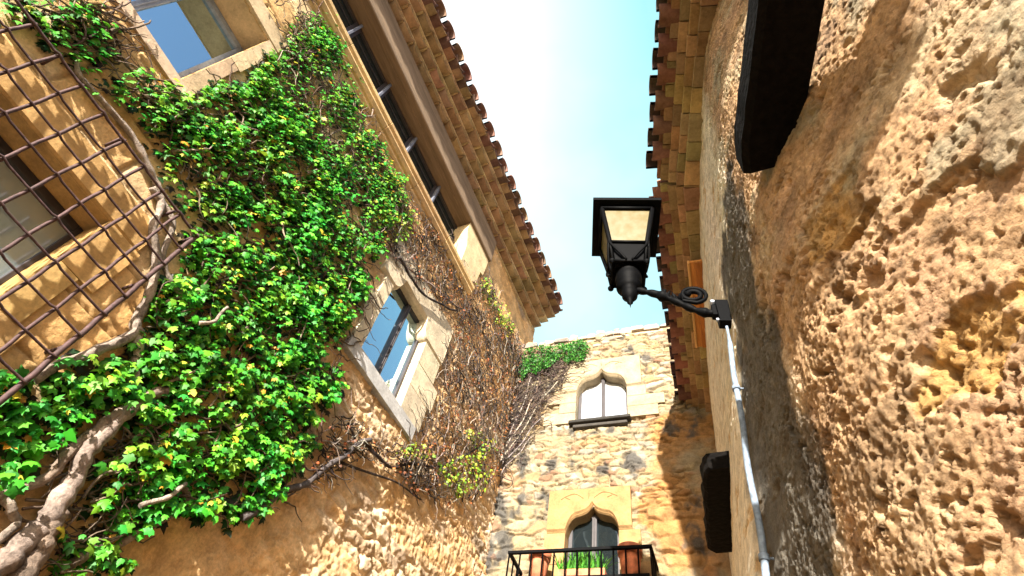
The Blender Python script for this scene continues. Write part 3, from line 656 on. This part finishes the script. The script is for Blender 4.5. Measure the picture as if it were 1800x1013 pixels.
for i in range(N + 1):
    y = 1.055 - 2.0 * i / N; e = .022 * max(0, 1 - i / 1.5); j = random.uniform(-.0025, .0025); w2 = bx(y, .205)
    vs += [(w2, y, 3.715), (bx(y, .025 + e) + j, y, 3.715 + j), (bx(y, e) + j, y, 3.735), (bx(y, e) + j, y, 3.88), (w2, y, 3.88)]
fs = [(i * 5 + k, i * 5 + (k + 1) % 5, (i + 1) * 5 + (k + 1) % 5, (i + 1) * 5 + k) for i in range(N) for k in range(5)] + [(4, 3, 2, 1, 0), tuple(N * 5 + k for k in range(5))]
m_.add(vs, fs); m_.box((.5, -.55, 3.72), (2.0, -.35, 3.875)); m_.build('timber_beam', M['blackwood'], RB)
timber('timber_beam', 2.95, 3.83, 3.86, .12, .155, RB)
# orange board under the eave
p0, d, nrm, L_ = eave_fr(1)
fr = lambda n__, s_, z: (p0.x + d.x * s_ + nrm.x * n__, p0.y + d.y * s_ + nrm.y * n__, z)
m_ = MB(); m_.box((-.06, .62, 6.02), (.085, 1.62, 6.05), (0.62, 0.27, 0.08), fr); m_.box((.086, .62, 6.005), (.105, 1.62, 6.06), (0.70, 0.40, 0.16), fr); m_.box((-.06, .62, 6.0), (.04, 1.62, 6.018), (0.52, 0.20, 0.06), fr)
m_.build('wooden_board', M['wood'], RB, .004)

# ================================================================== LANTERN
A0 = Vector((.068, 2.06, 4.18)); AX = Vector((-.40, 1.95, 0)); an = math.atan2(.144, .443)
LN = thing('wall_lantern', 'black iron lantern with frosted yellow glass on a scrolled wall bracket', 'lantern', tuple(A0))
ex = Vector((math.cos(an), math.sin(an), 0)); ey = Vector((-math.sin(an), math.cos(an), 0))
def lf(x, y, z): return tuple(AX + ex * x + ey * y + Vector((0, 0, z)))
def frus(mb, h0, z0, h1, z1, cap=True, inner=0):
    vs = [lf(-h0, -h0, z0), lf(h0, -h0, z0), lf(h0, h0, z0), lf(-h0, h0, z0), lf(-h1, -h1, z1), lf(h1, -h1, z1), lf(h1, h1, z1), lf(-h1, h1, z1)]
    fs = [(0, 1, 5, 4), (1, 2, 6, 5), (2, 3, 7, 6), (3, 0, 4, 7)]
    if cap: fs += [(3, 2, 1, 0), (4, 5, 6, 7)]
    mb.add(vs, fs)
m_ = MB(); frus(m_, .232, 5.19, .232, 5.225); frus(m_, .20, 5.225, .10, 5.38); frus(m_, .10, 5.38, .085, 5.44); frus(m_, .12, 5.44, .03, 5.50)
m_.lathe(lf(0, 0, 5.49), [(.03, 0), (.045, .03), (.02, .06), (.03, .08), (.004, .14)], 12)
m_.build('roof_plate', M['iron'], LN, .004)
ZT, ZM, ZB, HT, HM, HB = 5.188, 4.81, 4.61, .172, .117, .098
fm = MB()
for sx in (-1, 1):
    for sy in (-1, 1):
        fm.tube([lf(sx * HT, sy * HT, ZT), lf(sx * HM, sy * HM, ZM), lf(sx * HB, sy * HB, ZB)], [.017, .015, .013], 4)
        fm.lathe(lf(sx * (HB + .006), sy * (HB + .006), ZB - .035), [(.002, 0), (.017, .012), (.02, .025), (.012, .04)], 10)
for (h, z, r) in ((HT, ZT - .012, .016), (HM, ZM, .013), (HB, ZB, .012)):
    for i in range(4):
        c = [(-1, -1), (1, -1), (1, 1), (-1, 1)]; a, q = c[i], c[(i + 1) % 4]; fm.tube([lf(a[0] * h, a[1] * h, z), lf(q[0] * h, q[1] * h, z)], r, 4)
fo = fm.build('lamp_frame', M['iron'], LN)
for i in range(4):
    c = [(-1, -1), (1, -1), (1, 1), (-1, 1)]; a, q = c[i], c[(i + 1) % 4]; k1, k2 = HT - .006, HM - .004; e = .006
    m_ = MB(); vs = [lf(a[0] * k1, a[1] * k1, ZT), lf(q[0] * k1, q[1] * k1, ZT), lf(q[0] * k2, q[1] * k2, ZM), lf(a[0] * k2, a[1] * k2, ZM)]
    vs += [lf(a[0] * (k1 - e), a[1] * (k1 - e), ZT), lf(q[0] * (k1 - e), q[1] * (k1 - e), ZT), lf(q[0] * (k2 - e), q[1] * (k2 - e), ZM), lf(a[0] * (k2 - e), a[1] * (k2 - e), ZM)]
    m_.add(vs, [(3, 2, 1, 0), (4, 5, 6, 7)]); m_.build('glass_pane', M['frost'], LN)
m_ = MB(); frus(m_, HB - .005, ZB, HM - .005, ZM - .005)
for i in range(4):          # curled straps on the lower panels
    c = [(-1, -1), (1, -1), (1, 1), (-1, 1)]; a, q = c[i], c[(i + 1) % 4]
    for e1, e2 in ((a, q), (q, a)):
        pts = []
        for t_i in np.linspace(0, 1, 9):
            kx = (e1[0] + (e2[0] - e1[0]) * .42 * t_i); ky = (e1[1] + (e2[1] - e1[1]) * .42 * t_i); hh = HM * (1 - t_i) + HB * t_i + .008 + .01 * math.sin(t_i * 3.14)
            pts.append(lf(kx * hh, ky * hh, ZM - (ZM - ZB) * t_i ** .8))
        m_.tube(pts, .009, 6)
m_.build('lower_panel', M['iron'], LN)
m_ = MB(); m_.lathe(lf(0, 0, 0), [(0, 4.66), (.075, 4.655), (.088, 4.61), (.075, 4.595), (.082, 4.55), (.078, 4.51), (.06, 4.48), (.062, 4.47), (.078, 4.46), (.05, 4.445), (.046, 4.40), (.046, 4.37), (.026, 4.34), (.012, 4.325), (.018, 4.31), (.006, 4.295), (.0, 4.255)], 20)
m_.build('finial', M['iron'], LN)
E1 = AX + Vector((0, 0, 4.455)); m_ = MB()
pts = []; rad = []
for i in range(61):
    t_i = i / 60; p = A0.lerp(E1, t_i); p.z += .05 * math.sin(t_i * math.pi * 2) * -1 * (1 - t_i) ; pts.append(p)
    rad.append(.015 + .008 * abs(math.sin(t_i * 24)) + (.014 * math.exp(-((t_i - .62) / .05) ** 2)) + .009 * math.exp(-((t_i - .15) / .04) ** 2))
m_.tube(pts, rad, 10)
ao = m_.build('bracket_arm', M['iron'], LN)
ad = (E1 - A0).normalized(); upv = Vector((0, 0, 1))
m_ = MB(); cc = A0 + ad * .145 + Vector((0, 0, .095)) - ey * .01; pts = []; 
for i in range(50):
    a = math.pi * 1.45 - i / 49 * math.pi * 3.3; r = .078 * (1 - .62 * (i / 49)); pts.append(cc + Vector((ad.x, ad.y, 0)).normalized() * math.cos(a) * r + upv * math.sin(a) * r)
pts = [A0 + ad * .30 + Vector((0, 0, .0)), A0 + ad * .23 + Vector((0, 0, .02))] + pts
m_.tube(pts, [.012 + .004 * (i / len(pts)) for i in range(len(pts))], 8); m_.lathe(pts[-1], [(0, -.018), (.018, -.01), (.02, 0), (.018, .01), (0, .018)], 10, axis=tuple(ey)); m_.build('scroll', M['iron'], ao)
m_ = MB()                   # cast acanthus leaves where the arm swells
for i in range(34):
    t0 = A0 + ad * (.21 + random.random() * .13); dv = (ad * random.uniform(-.3, .8) + upv * random.uniform(.2, 1) + ey * random.uniform(-.6, .6)).normalized()
    L_ = random.uniform(.04, .08); m_.tube([t0, t0 + dv * L_ * .5 + upv * .006, t0 + dv * L_ - upv * .004], [.015, .014, .003], 5)
m_.build('cast_leaves', M['iron'], ao)
m_ = MB(); wn = Vector((-.96, -.28, 0)); wt = Vector((-.28, .96, 0))
for (s0, s1, z0, z1, n0, n1) in ((-.03, .03, -.10, .09, -.05, .02), (-.022, .022, -.035, .05, .02, .045)):
    vs = [A0 + wt * a + wn * n__ + Vector((0, 0, z)) for z in (z0, z1) for a, n__ in ((s0, n0), (s1, n0), (s1, n1), (s0, n1))]
    m_.add(vs, [(0, 3, 2, 1), (4, 5, 6, 7), (0, 1, 5, 4), (1, 2, 6, 5), (2, 3, 7, 6), (3, 0, 4, 7)])
m_.build('wall_plate', M['iron'], LN, .004)
for z in (.055, -.06):
    m_ = MB(); m_.lathe(A0 + wn * .02 + Vector((0, 0, z)), [(.0, .012), (.012, .01), (.012, -.002)], 8, axis=tuple(wn)); m_.build('bolt', M['steel'], LN)
m_ = MB(); m_.tube([A0 + wt * -.035 + wn * .035 + Vector((0, 0, .07)), A0 + wt * .035 + wn * .035 + Vector((0, 0, .07))], .012, 8); m_.build('clamp', M['steel'], LN)

# cable conduit down the wall
CP = thing('conduit_pipe', 'thin pale blue pipe running down the dark stained wall from the lantern bracket', 'pipe', (.0, 2.04, 2.0))
pts = []
for i in range(41):
    z = 4.06 - i / 40 * 3.0; y = 2.06 - .04 * i / 40 + .004 * math.sin(i * .7); x = float(right_x(np.array([y]), np.array([z]))[0]) - .030 + .003 * math.sin(i * .9); pts.append((x, y, z))
m_ = MB(); m_.tube(pts, [.0075] * 2 + [.0135] * 39, 10); m_.build('pipe', M['pipe'], CP)
for i in (6, 17, 29):
    m_ = MB(); p = Vector(pts[i]); q = Vector(pts[i + 1]); dr = (q - p).normalized(); m_.tube([p, p + dr * .022], .019, 10)
    m_.tube([p + dr * .011, p + dr * .011 + Vector((.05, .015, 0))], .005, 5); m_.build('pipe_clip', M['pipe'], CP)

# ================================================================== IVY
LEAF = np.array([(0, .42), (0, 0), (.22, -.06), (.48, .10), (.36, .34), (.52, .62), (.24, .66), (0, 1.05), (-.24, .66), (-.52, .62), (-.36, .34), (-.48, .10), (-.22, -.06)])
LZ = np.array([.05, 0, -.02, -.10, .02, -.12, .02, -.10, .02, -.12, .02, -.10, -.02])
LT = np.array([(0, i, i + 1 if i < 12 else 1) for i in range(1, 13)])
def leaves(name, pos, nrm, tip, size, cols, parent):
    n = len(pos); nrm = nrm / np.linalg.norm(nrm, axis=1, keepdims=True)
    tip = tip - nrm * (tip * nrm).sum(1, keepdims=True); tip /= np.linalg.norm(tip, axis=1, keepdims=True); sd = np.cross(tip, nrm)
    k = len(LEAF); wob = 1 + rng.uniform(-.18, .18, (n, k)); asp = rng.uniform(.85, 1.15, (n, 1)); curl = rng.uniform(.3, 2.0, (n, 1))
    V = (pos[:, None, :] + size[:, None, None] * (sd[:, None, :] * (LEAF[None, :, 0] * wob * asp)[..., None] + tip[:, None, :] * (LEAF[None, :, 1] * wob)[..., None] + nrm[:, None, :] * (LZ[None] * curl)[..., None]))
    Fq = (LT[None] + (np.arange(n) * k)[:, None, None]).reshape(-1, 3)
    cc = np.repeat(cols[:, None, :], k, 1); cc[:, 0] *= 1.12
    return link(name, mesh_np(name, V.reshape(-1, 3), Fq, cc.reshape(-1, 3), smooth=False), M['leaf'], parent)
GREENS = [(.055, .29, .015), (.08, .37, .02), (.13, .43, .02), (.03, .19, .014), (.045, .33, .04), (.20, .46, .03)]
YEL = [(.62, .50, .04), (.50, .50, .05), (.60, .28, .03)]
BRN = [(.34, .10, .035), (.24, .08, .03), (.42, .18, .05), (.16, .06, .025)]
P1 = [(225, 615), (255, 560), (285, 500), (330, 450), (325, 380), (300, 300), (262, 250), (235, 190), (200, 140), (235, 115), (330, 168), (430, 143), (478, 108), (500, 60), (530, 15), (565, 5), (590, 50), (603, 100), (622, 150), (645, 225), (695, 305), (716, 350), (690, 400), (660, 455), (652, 530), (618, 590), (598, 640), (594, 690), (548, 730), (552, 790), (505, 840), (490, 865), (450, 905), (400, 900), (330, 903), (292, 890), (262, 925), (240, 960), (205, 940), (165, 885), (185, 800), (240, 765), (235, 700)]
P2 = [(-20, 650), (60, 655), (130, 622), (230, 632), (262, 690), (225, 745), (180, 735), (120, 740), (95, 780), (60, 830), (20, 860), (-20, 850)]
P3 = [(-10, -10), (60, 45), (105, 85), (150, 115), (152, 150), (125, 130), (168, 165), (190, 110), (240, 140), (300, 280), (240, 215), (205, 150), (205, 60), (175, -10)]
P4 = [(85, 945), (130, 930), (180, 950), (235, 965), (215, 1020), (95, 1020)]
P5 = [(465, 40), (500, -10), (545, -10), (560, 60), (520, 90), (480, 110)]
def sample_left(n, ymin, ymax, zmin, zmax):
    Y = rng.uniform(ymin, ymax, n); Z = rng.uniform(zmin, zmax, n); P = np.stack([np.full(n, -2.45), Y, Z], -1); u, v = project(P); return Y, Z, u, v
def wobble(u, v, a=14): return u + a * vnoise(u / 22, v / 22, 301), v + a * vnoise(u / 22 + 40, v / 22, 302)
IV = thing('ivy', 'lush green ivy with thick woody stems between the iron grille and the windows', 'ivy', (-2.45, 1.2, 0))
Y, Z, u, v = sample_left(155000, -1.0, 3.2, 2.0, 7.0); uu, vv = wobble(u, v, 24)
dens = np.zeros(len(Y))
dens = np.where(inpoly(uu, vv, P1), .70, dens); dens = np.where(inpoly(uu, vv, P2), .72, dens)
dens = np.maximum(dens, np.where(inpoly(uu, vv, P3), .42, 0)); dens = np.maximum(dens, np.where(inpoly(uu, vv, P4), .45, 0))
for cx, cy, rx, ry, k in ((285, 430, 42, 110, .4), (250, 330, 30, 60, .3), (460, 420, 22, 30, .4), (540, 165, 38, 45, .15), (400, 300, 55, 40, .35), (320, 330, 45, 70, .30), (620, 250, 35, 50, .45), (640, 400, 60, 60, .45), (200, 770, 60, 40, .12), (375, 400, 60, 45, .45), (500, 50, 30, 50, .3), (520, 480, 18, 12, .2), (350, 560, 40, 10, .4), (255, 220, 35, 50, .35)):
    q = np.exp(-((u - cx) / rx) ** 2 - ((v - cy) / ry) ** 2); dens *= 1 - (1 - k) * q
g1 = fbm(u / 55, v / 55, 4, 310); g2 = fbm(u / 20, v / 20, 3, 311); dens *= np.clip(.95 + 1.9 * g1 + .9 * g2, .05, 1.5)
win2 = inpoly(u, v, [(672, 470), (800, 575), (780, 680), (712, 790), (590, 612)]); win1 = inpoly(u, v, [(180, -20), (330, 160), (475, 100), (500, -20)]); gri = inpoly(u, v, [(-20, -40), (15, 15), (328, 425), (40, 665), (-20, 620)])
keep = (rng.random(len(Y)) < dens * .62) & ~win2 & ~gri & ~win1; Y, Z, u, v = Y[keep], Z[keep], u[keep], v[keep]; n = len(Y)
print('ivy leaves', n)
clump = fbm(Y * 5, Z * 5, 3, 320); off = .02 + rng.random(n) ** 1.1 * .075 * (1 + 1.1 * clump)
pos = np.stack([-2.5 + off, Y, Z], -1)
nrm = np.stack([rng.uniform(.45, 1, n), rng.normal(-.62, .36, n), rng.normal(.28, .36, n)], -1); tip = np.stack([rng.normal(.15, .3, n), rng.normal(.1, .65, n), rng.normal(-.9, .45, n)], -1)
size = (.018 + .029 * rng.random(n) ** 1.2) * (1.0 + .14 * sst(4.2, 3.0, Z)) * (1 - .22 * sst(5.0, 6.2, Z))
cols = np.array(GREENS)[rng.integers(0, 6, n)] * rng.uniform(.65, 1.25, (n, 1)) * (1 + .45 * clump)[:, None]; cols[:, 0] *= (1 + .8 * np.clip(fbm(Y * 3, Z * 3, 3, 325), -.5, 1)); yl = rng.random(n) < (.035 + .14 * sst(5.4, 6.6, Z) * sst(.6, 1.6, Y))
cols[yl] = np.array(YEL)[rng.integers(0, 3, yl.sum())]
k = rng.random(n) < .55; m = int(k.sum())       # near-black leaves close to the wall, painting shade into the gaps
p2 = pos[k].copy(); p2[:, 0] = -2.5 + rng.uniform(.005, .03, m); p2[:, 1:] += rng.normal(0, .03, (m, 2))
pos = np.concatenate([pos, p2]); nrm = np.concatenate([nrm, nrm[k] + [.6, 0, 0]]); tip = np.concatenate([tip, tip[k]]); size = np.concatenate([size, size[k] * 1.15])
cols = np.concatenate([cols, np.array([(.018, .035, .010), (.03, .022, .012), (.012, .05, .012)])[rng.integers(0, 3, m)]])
leaves('foliage', pos, nrm, tip, size, cols, IV)
BK = (0.24, 0.18, 0.14); BKL = (0.33, 0.27, 0.225); BKD = (0.055, 0.042, 0.038)
def stem(pxs, r0, r1, col, parent, name='woody_stem', off=.05, x=-2.47, wob=.02, n=9):
    P = [LW(a, c, x) for a, c in pxs]; pts = []
    for i in range(len(P) - 1):
        p_, a, c, d = P[max(i - 1, 0)], P[i], P[i + 1], P[min(i + 2, len(P) - 1)]
        for j in range(6):
            t_ = j / 6; pts.append(0.5 * ((2 * a) + (c - p_) * t_ + (2 * p_ - 5 * a + 4 * c - d) * t_ ** 2 + (3 * a - p_ - 3 * c + d) * t_ ** 3))
    pts.append(P[-1]); m = len(pts); out = []; rad = []
    sd = random.random() * 99
    for i, p in enumerate(pts):
        out.append(p + Vector((wob * .3 * math.sin(i * .5 + sd), wob * .3 * math.sin(i * .63 + sd), wob * .3 * math.cos(i * .51 + sd))))
        rad.append((r0 + (r1 - r0) * i / (m - 1)) * (1 + .10 * math.sin(i * 1.7 + sd) + random.uniform(-.10, .10)))
    m_ = MB(); m_.tube(out, rad, n, col); return m_.build(name, M['bark'], parent)
stem([(-30, 1010), (20, 975), (60, 940), (100, 890), (130, 840), (155, 792), (200, 745), (250, 710)], .050, .030, (.30, .235, .20), IV, x=-2.44)
stem([(30, 1030), (60, 985), (78, 950), (110, 900)], .045, .03, BK, IV, x=-2.43)
stem([(-30, 880), (60, 853), (105, 815), (150, 770), (200, 735), (255, 700), (290, 690)], .018, .028, BK, IV, x=-2.45)
stem([(-20, 870), (10, 885), (28, 905), (20, 930), (-10, 960)], .018, .014, BKL, IV, x=-2.45)
stem([(230, 690), (240, 640), (238, 590), (246, 550), (268, 500), (275, 450), (268, 400), (285, 350), (262, 300), (235, 240), (180, 180), (140, 130), (132, 90)], .028, .012, BKL, IV, x=-2.47)
stem([(55, 668), (100, 645), (150, 625), (200, 605), (245, 580)], .020, .026, BKL, IV, x=-2.46)
stem([(120, 990), (170, 970), (220, 950), (300, 905), (330, 870), (290, 830)], .022, .012, BK, IV)
stem([(250, 890), (290, 875), (330, 850)], .012, .010, BKL, IV, x=-2.40)
stem([(350, 570), (380, 562), (400, 540)], .011, .008, BKL, IV, x=-2.38)
stem([(270, 330), (300, 390), (290, 450), (300, 500), (340, 540)], .018, .012, BKL, IV)
def walk(poly, n, steps, slen, dirf, rad, cols, parent, name, plane='L', x0=-2.47, box=None, nn=4, pidx=None):
    """thin twigs creeping on a wall inside a photo-shaped patch"""
    m_ = MB(); cnt = 0; tries = 0
    us_, vs__ = [], []
    while cnt < n and tries < n * 60:
        tries += 1
        a = random.uniform(box[0], box[1]); c = random.uniform(box[2], box[3])
        toP = (lambda a, c, o: Vector((x0 + o, a, c))) if plane == 'L' else (lambda a, c, o: Vector(fr_cen(a, c, .03 + o)))
        p = toP(a, c, 0); uu, vv = project(np.array([p])); uu, vv = wobble(uu, vv, 10)
        if not inpoly(uu, vv, poly)[0]: continue
        if pidx is not None and any(inpoly(uu, vv, q)[0] for q in pidx): continue
        th = dirf(a, c) + random.gauss(0, .5); pts = []; o = random.uniform(0, .03)
        for j in range(random.randint(steps // 2, steps)):
            pts.append(toP(a, c, o)); a += math.cos(th) * slen; c += math.sin(th) * slen; th += random.gauss(0, .38); o = min(.05, max(0, o + random.gauss(0, .008)))
        r = random.uniform(*rad); m_.tube(pts, [r * (1 - .6 * j / len(pts)) for j in range(len(pts))], nn, vary(random.choice(cols), .2), cap=False); cnt += 1
    return m_.build(name, M['bark'], parent)
TW = [(0.30, 0.23, 0.18), (0.13, 0.09, 0.065), (0.08, 0.055, 0.04), (0.17, 0.12, 0.09)]
walk(P1, 650, 12, .035, lambda a, c: random.choice([1.2, 1.9, .4]), (.003, .008), TW, IV, 'twigs', box=(-.5, 3.1, 2.3, 7.0))
walk(P3, 90, 10, .035, lambda a, c: 1.0, (.003, .009), TW, IV, 'twigs', box=(-.9, .6, 3.6, 5.6), pidx=[[(-20, -40), (15, 15), (328, 425), (40, 665), (-20, 620)]])
walk([(-20, 700), (260, 690), (200, 960), (80, 1020), (-20, 1020)], 110, 10, .03, lambda a, c: .6, (.003, .008), [(.2, .15, .11), (.12, .09, .07)], IV, 'twigs', box=(.9, 1.7, 2.2, 3.2))
walk([(470, -10), (545, -10), (570, 60), (560, 150), (600, 240), (540, 260), (500, 180), (490, 90)], 120, 10, .03, lambda a, c: 1.3, (.003, .007), TW, IV, 'twigs', box=(-.4, 1.8, 5.2, 6.8))

# brown creeper round the corner
B1 = [(650, 352), (720, 352), (770, 400), (825, 495), (846, 490), (872, 505), (895, 575), (918, 612), (912, 700), (886, 790), (868, 850), (840, 880), (775, 895), (700, 830), (700, 790), (740, 760), (772, 690), (800, 580), (768, 540), (722, 488), (690, 450), (655, 440)]
B2 = [(560, 740), (600, 730), (640, 760), (700, 795), (735, 800), (770, 880), (700, 850), (640, 800), (560, 850), (480, 875), (440, 905), (500, 850), (545, 830)]
BC = thing('creeper', 'half dry brown creeper with russet and lime leaves covering the ochre house corner', 'creeper', (-2.45, 3.5, 0))
DT = [(0.07, 0.055, 0.048), (0.12, 0.095, 0.08), (0.035, 0.028, 0.026), (0.30, 0.25, 0.21)]
WX = [[(672, 470), (700, 478), (796, 575), (780, 680), (712, 790), (590, 612)]]
walk(B1, 1400, 14, .028, lambda a, c: random.choice([1.3, 1.9, 2.4, .6]), (.002, .0065), DT, BC, 'twigs', box=(1.6, 4.65, 4.2, 7.4), pidx=WX)
walk(B2, 190, 10, .028, lambda a, c: .6, (.003, .007), DT, BC, 'twigs', box=(1.5, 3.7, 3.1, 5.0), pidx=WX)
stem([(425, 912), (470, 885), (500, 862), (535, 853), (565, 828), (600, 805), (625, 785), (650, 772)], .022, .017, (0.10, .085, .085), BC, x=-2.45)
stem([(640, 775), (660, 800), (690, 822), (720, 815), (760, 820), (800, 812), (850, 780)], .015, .009, BKD, BC)
stem([(600, 812), (650, 832), (700, 850), (740, 878)], .010, .006, BKD, BC)
stem([(700, 452), (714, 470), (722, 488), (739, 511), (766, 531), (786, 540), (802, 547)], .014, .010, BKD, BC, x=-2.43)
stem([(610, 745), (625, 772)], .01, .008, BKD, BC)
stem([(690, 450), (730, 482), (770, 510), (805, 540), (840, 560)], .011, .007, (.3, .22, .18), BC)
def scatter_left(polys, n, box, sizes, palette, name, parent, frac, excl=(), offr=(.02, .08)):
    Y, Z, u, v = sample_left(n, *box); uu, vv = wobble(u, v, 10); k = np.zeros(len(Y), bool)
    for q in polys: k |= inpoly(uu, vv, q)
    for q in excl: k &= ~inpoly(u, v, q)
    k &= rng.random(len(Y)) < frac * np.clip(.7 + 1.3 * fbm(u / 30, v / 30, 3, 400), .05, 1.4); Y, Z = Y[k], Z[k]; m = len(Y)
    pos = np.stack([-2.5 + rng.uniform(*offr, m), Y, Z], -1)
    nrm = np.stack([rng.uniform(.4, 1, m), rng.normal(-.4, .5, m), rng.normal(.2, .5, m)], -1); tip = np.stack([rng.normal(.2, .4, m), rng.normal(0, .7, m), rng.normal(-.8, .5, m)], -1)
    cols = np.array(palette)[rng.integers(0, len(palette), m)] * rng.uniform(.7, 1.3, (m, 1))
    return leaves(name, pos, nrm, tip, rng.uniform(*sizes, m), cols, parent)
BX = (1.5, 4.7, 3.2, 7.6)
scatter_left([B1, B2], 60000, BX, (.010, .026), BRN, 'dry_leaves', BC, .12, WX)
LIME = [(.34, .46, .04), (.24, .42, .04), (.50, .48, .05), (.16, .36, .04)]
scatter_left([[(842, 492), (862, 492), (885, 530), (905, 580), (893, 600), (870, 550), (850, 520)], [(695, 792), (740, 780), (760, 800), (720, 808)], [(770, 815), (830, 800), (870, 830), (850, 862), (800, 872), (785, 845)], [(815, 760), (850, 750), (870, 790), (840, 810)], [(640, 330), (720, 345), (735, 400), (690, 430), (650, 400)]], 60000, (1.5, 4.7, 3.6, 7.6), (.018, .034), LIME, 'green_leaves', BC, .30)
# part of the creeper on the pale house
B3 = [(902, 640), (1000, 640), (985, 680), (955, 705), (930, 760), (905, 800), (870, 850), (830, 890), (850, 800), (885, 700)]
walk(B3, 420, 16, .03, lambda a, c: .75, (.003, .007), [(.08, .055, .05), (.12, .09, .075), (.05, .04, .035)], BC, 'twigs', plane='C', box=(-.1, .8, 5.0, 7.3))
m_ = MB()
for (a0, c0, a1, c1, r) in ((-.02, 5.55, .30, 6.55, .011), (0, 5.45, .40, 6.15, .009), (.02, 5.6, .55, 6.75, .008), (0, 5.5, .22, 6.9, .008), (.02, 5.4, .34, 5.9, .008)):
    q = [Vector(fr_cen(a0 + (a1 - a0) * t_ + .02 * math.sin(t_ * 9 + a1 * 9), c0 + (c1 - c0) * t_ ** .9, .05)) for t_ in np.linspace(0, 1, 14)]; m_.tube(q, [r * (1 - .5 * i / 13) for i in range(14)], 6, vary((.34, .29, .26), .2))
m_.build('woody_stem', M['bark'], BC)

# green tuft on the parapet
TF = thing('ivy', 'small dark green ivy tuft hanging over the top of the pale rubble wall', 'ivy', tuple(Vector(fr_cen(.5, 7.3, .05))))
T1 = [(905, 640), (925, 612), (960, 606), (1000, 602), (1030, 600), (1037, 612), (1030, 628), (1005, 636), (985, 632), (960, 652), (935, 655), (912, 665)]
n = 14000; a = rng.uniform(-.1, 1.2, n); c = rng.uniform(6.8, 7.8, n); nn_ = rng.uniform(.01, .12, n)
P_ = np.array(CO) + np.outer(a, CD) + np.outer(nn_, CN); P_[:, 2] = c; u, v = project(P_); uu, vv = wobble(u, v, 8); k = inpoly(uu, vv, T1) & (rng.random(n) < .8 * np.clip(.7 + fbm(u / 18, v / 18, 3, 410), .05, 1.3)); P_ = P_[k]; m = len(P_)
nr = np.array(CN)[None] * rng.uniform(.4, 1, (m, 1)) + rng.normal(0, .45, (m, 3)) + np.array([[0, 0, .3]]); tp = rng.normal(0, .5, (m, 3)) + np.array([[0, 0, -.7]])
leaves('foliage', P_, nr, tp, rng.uniform(.016, .032, m), np.array([(.03, .15, .02), (.05, .22, .03), (.02, .10, .015), (.08, .26, .03)])[rng.integers(0, 4, m)], TF)
walk(T1, 50, 9, .02, lambda a, c: 1.2, (.003, .005), DT, TF, 'twigs', plane='C', box=(-.1, 1.1, 6.9, 7.6))
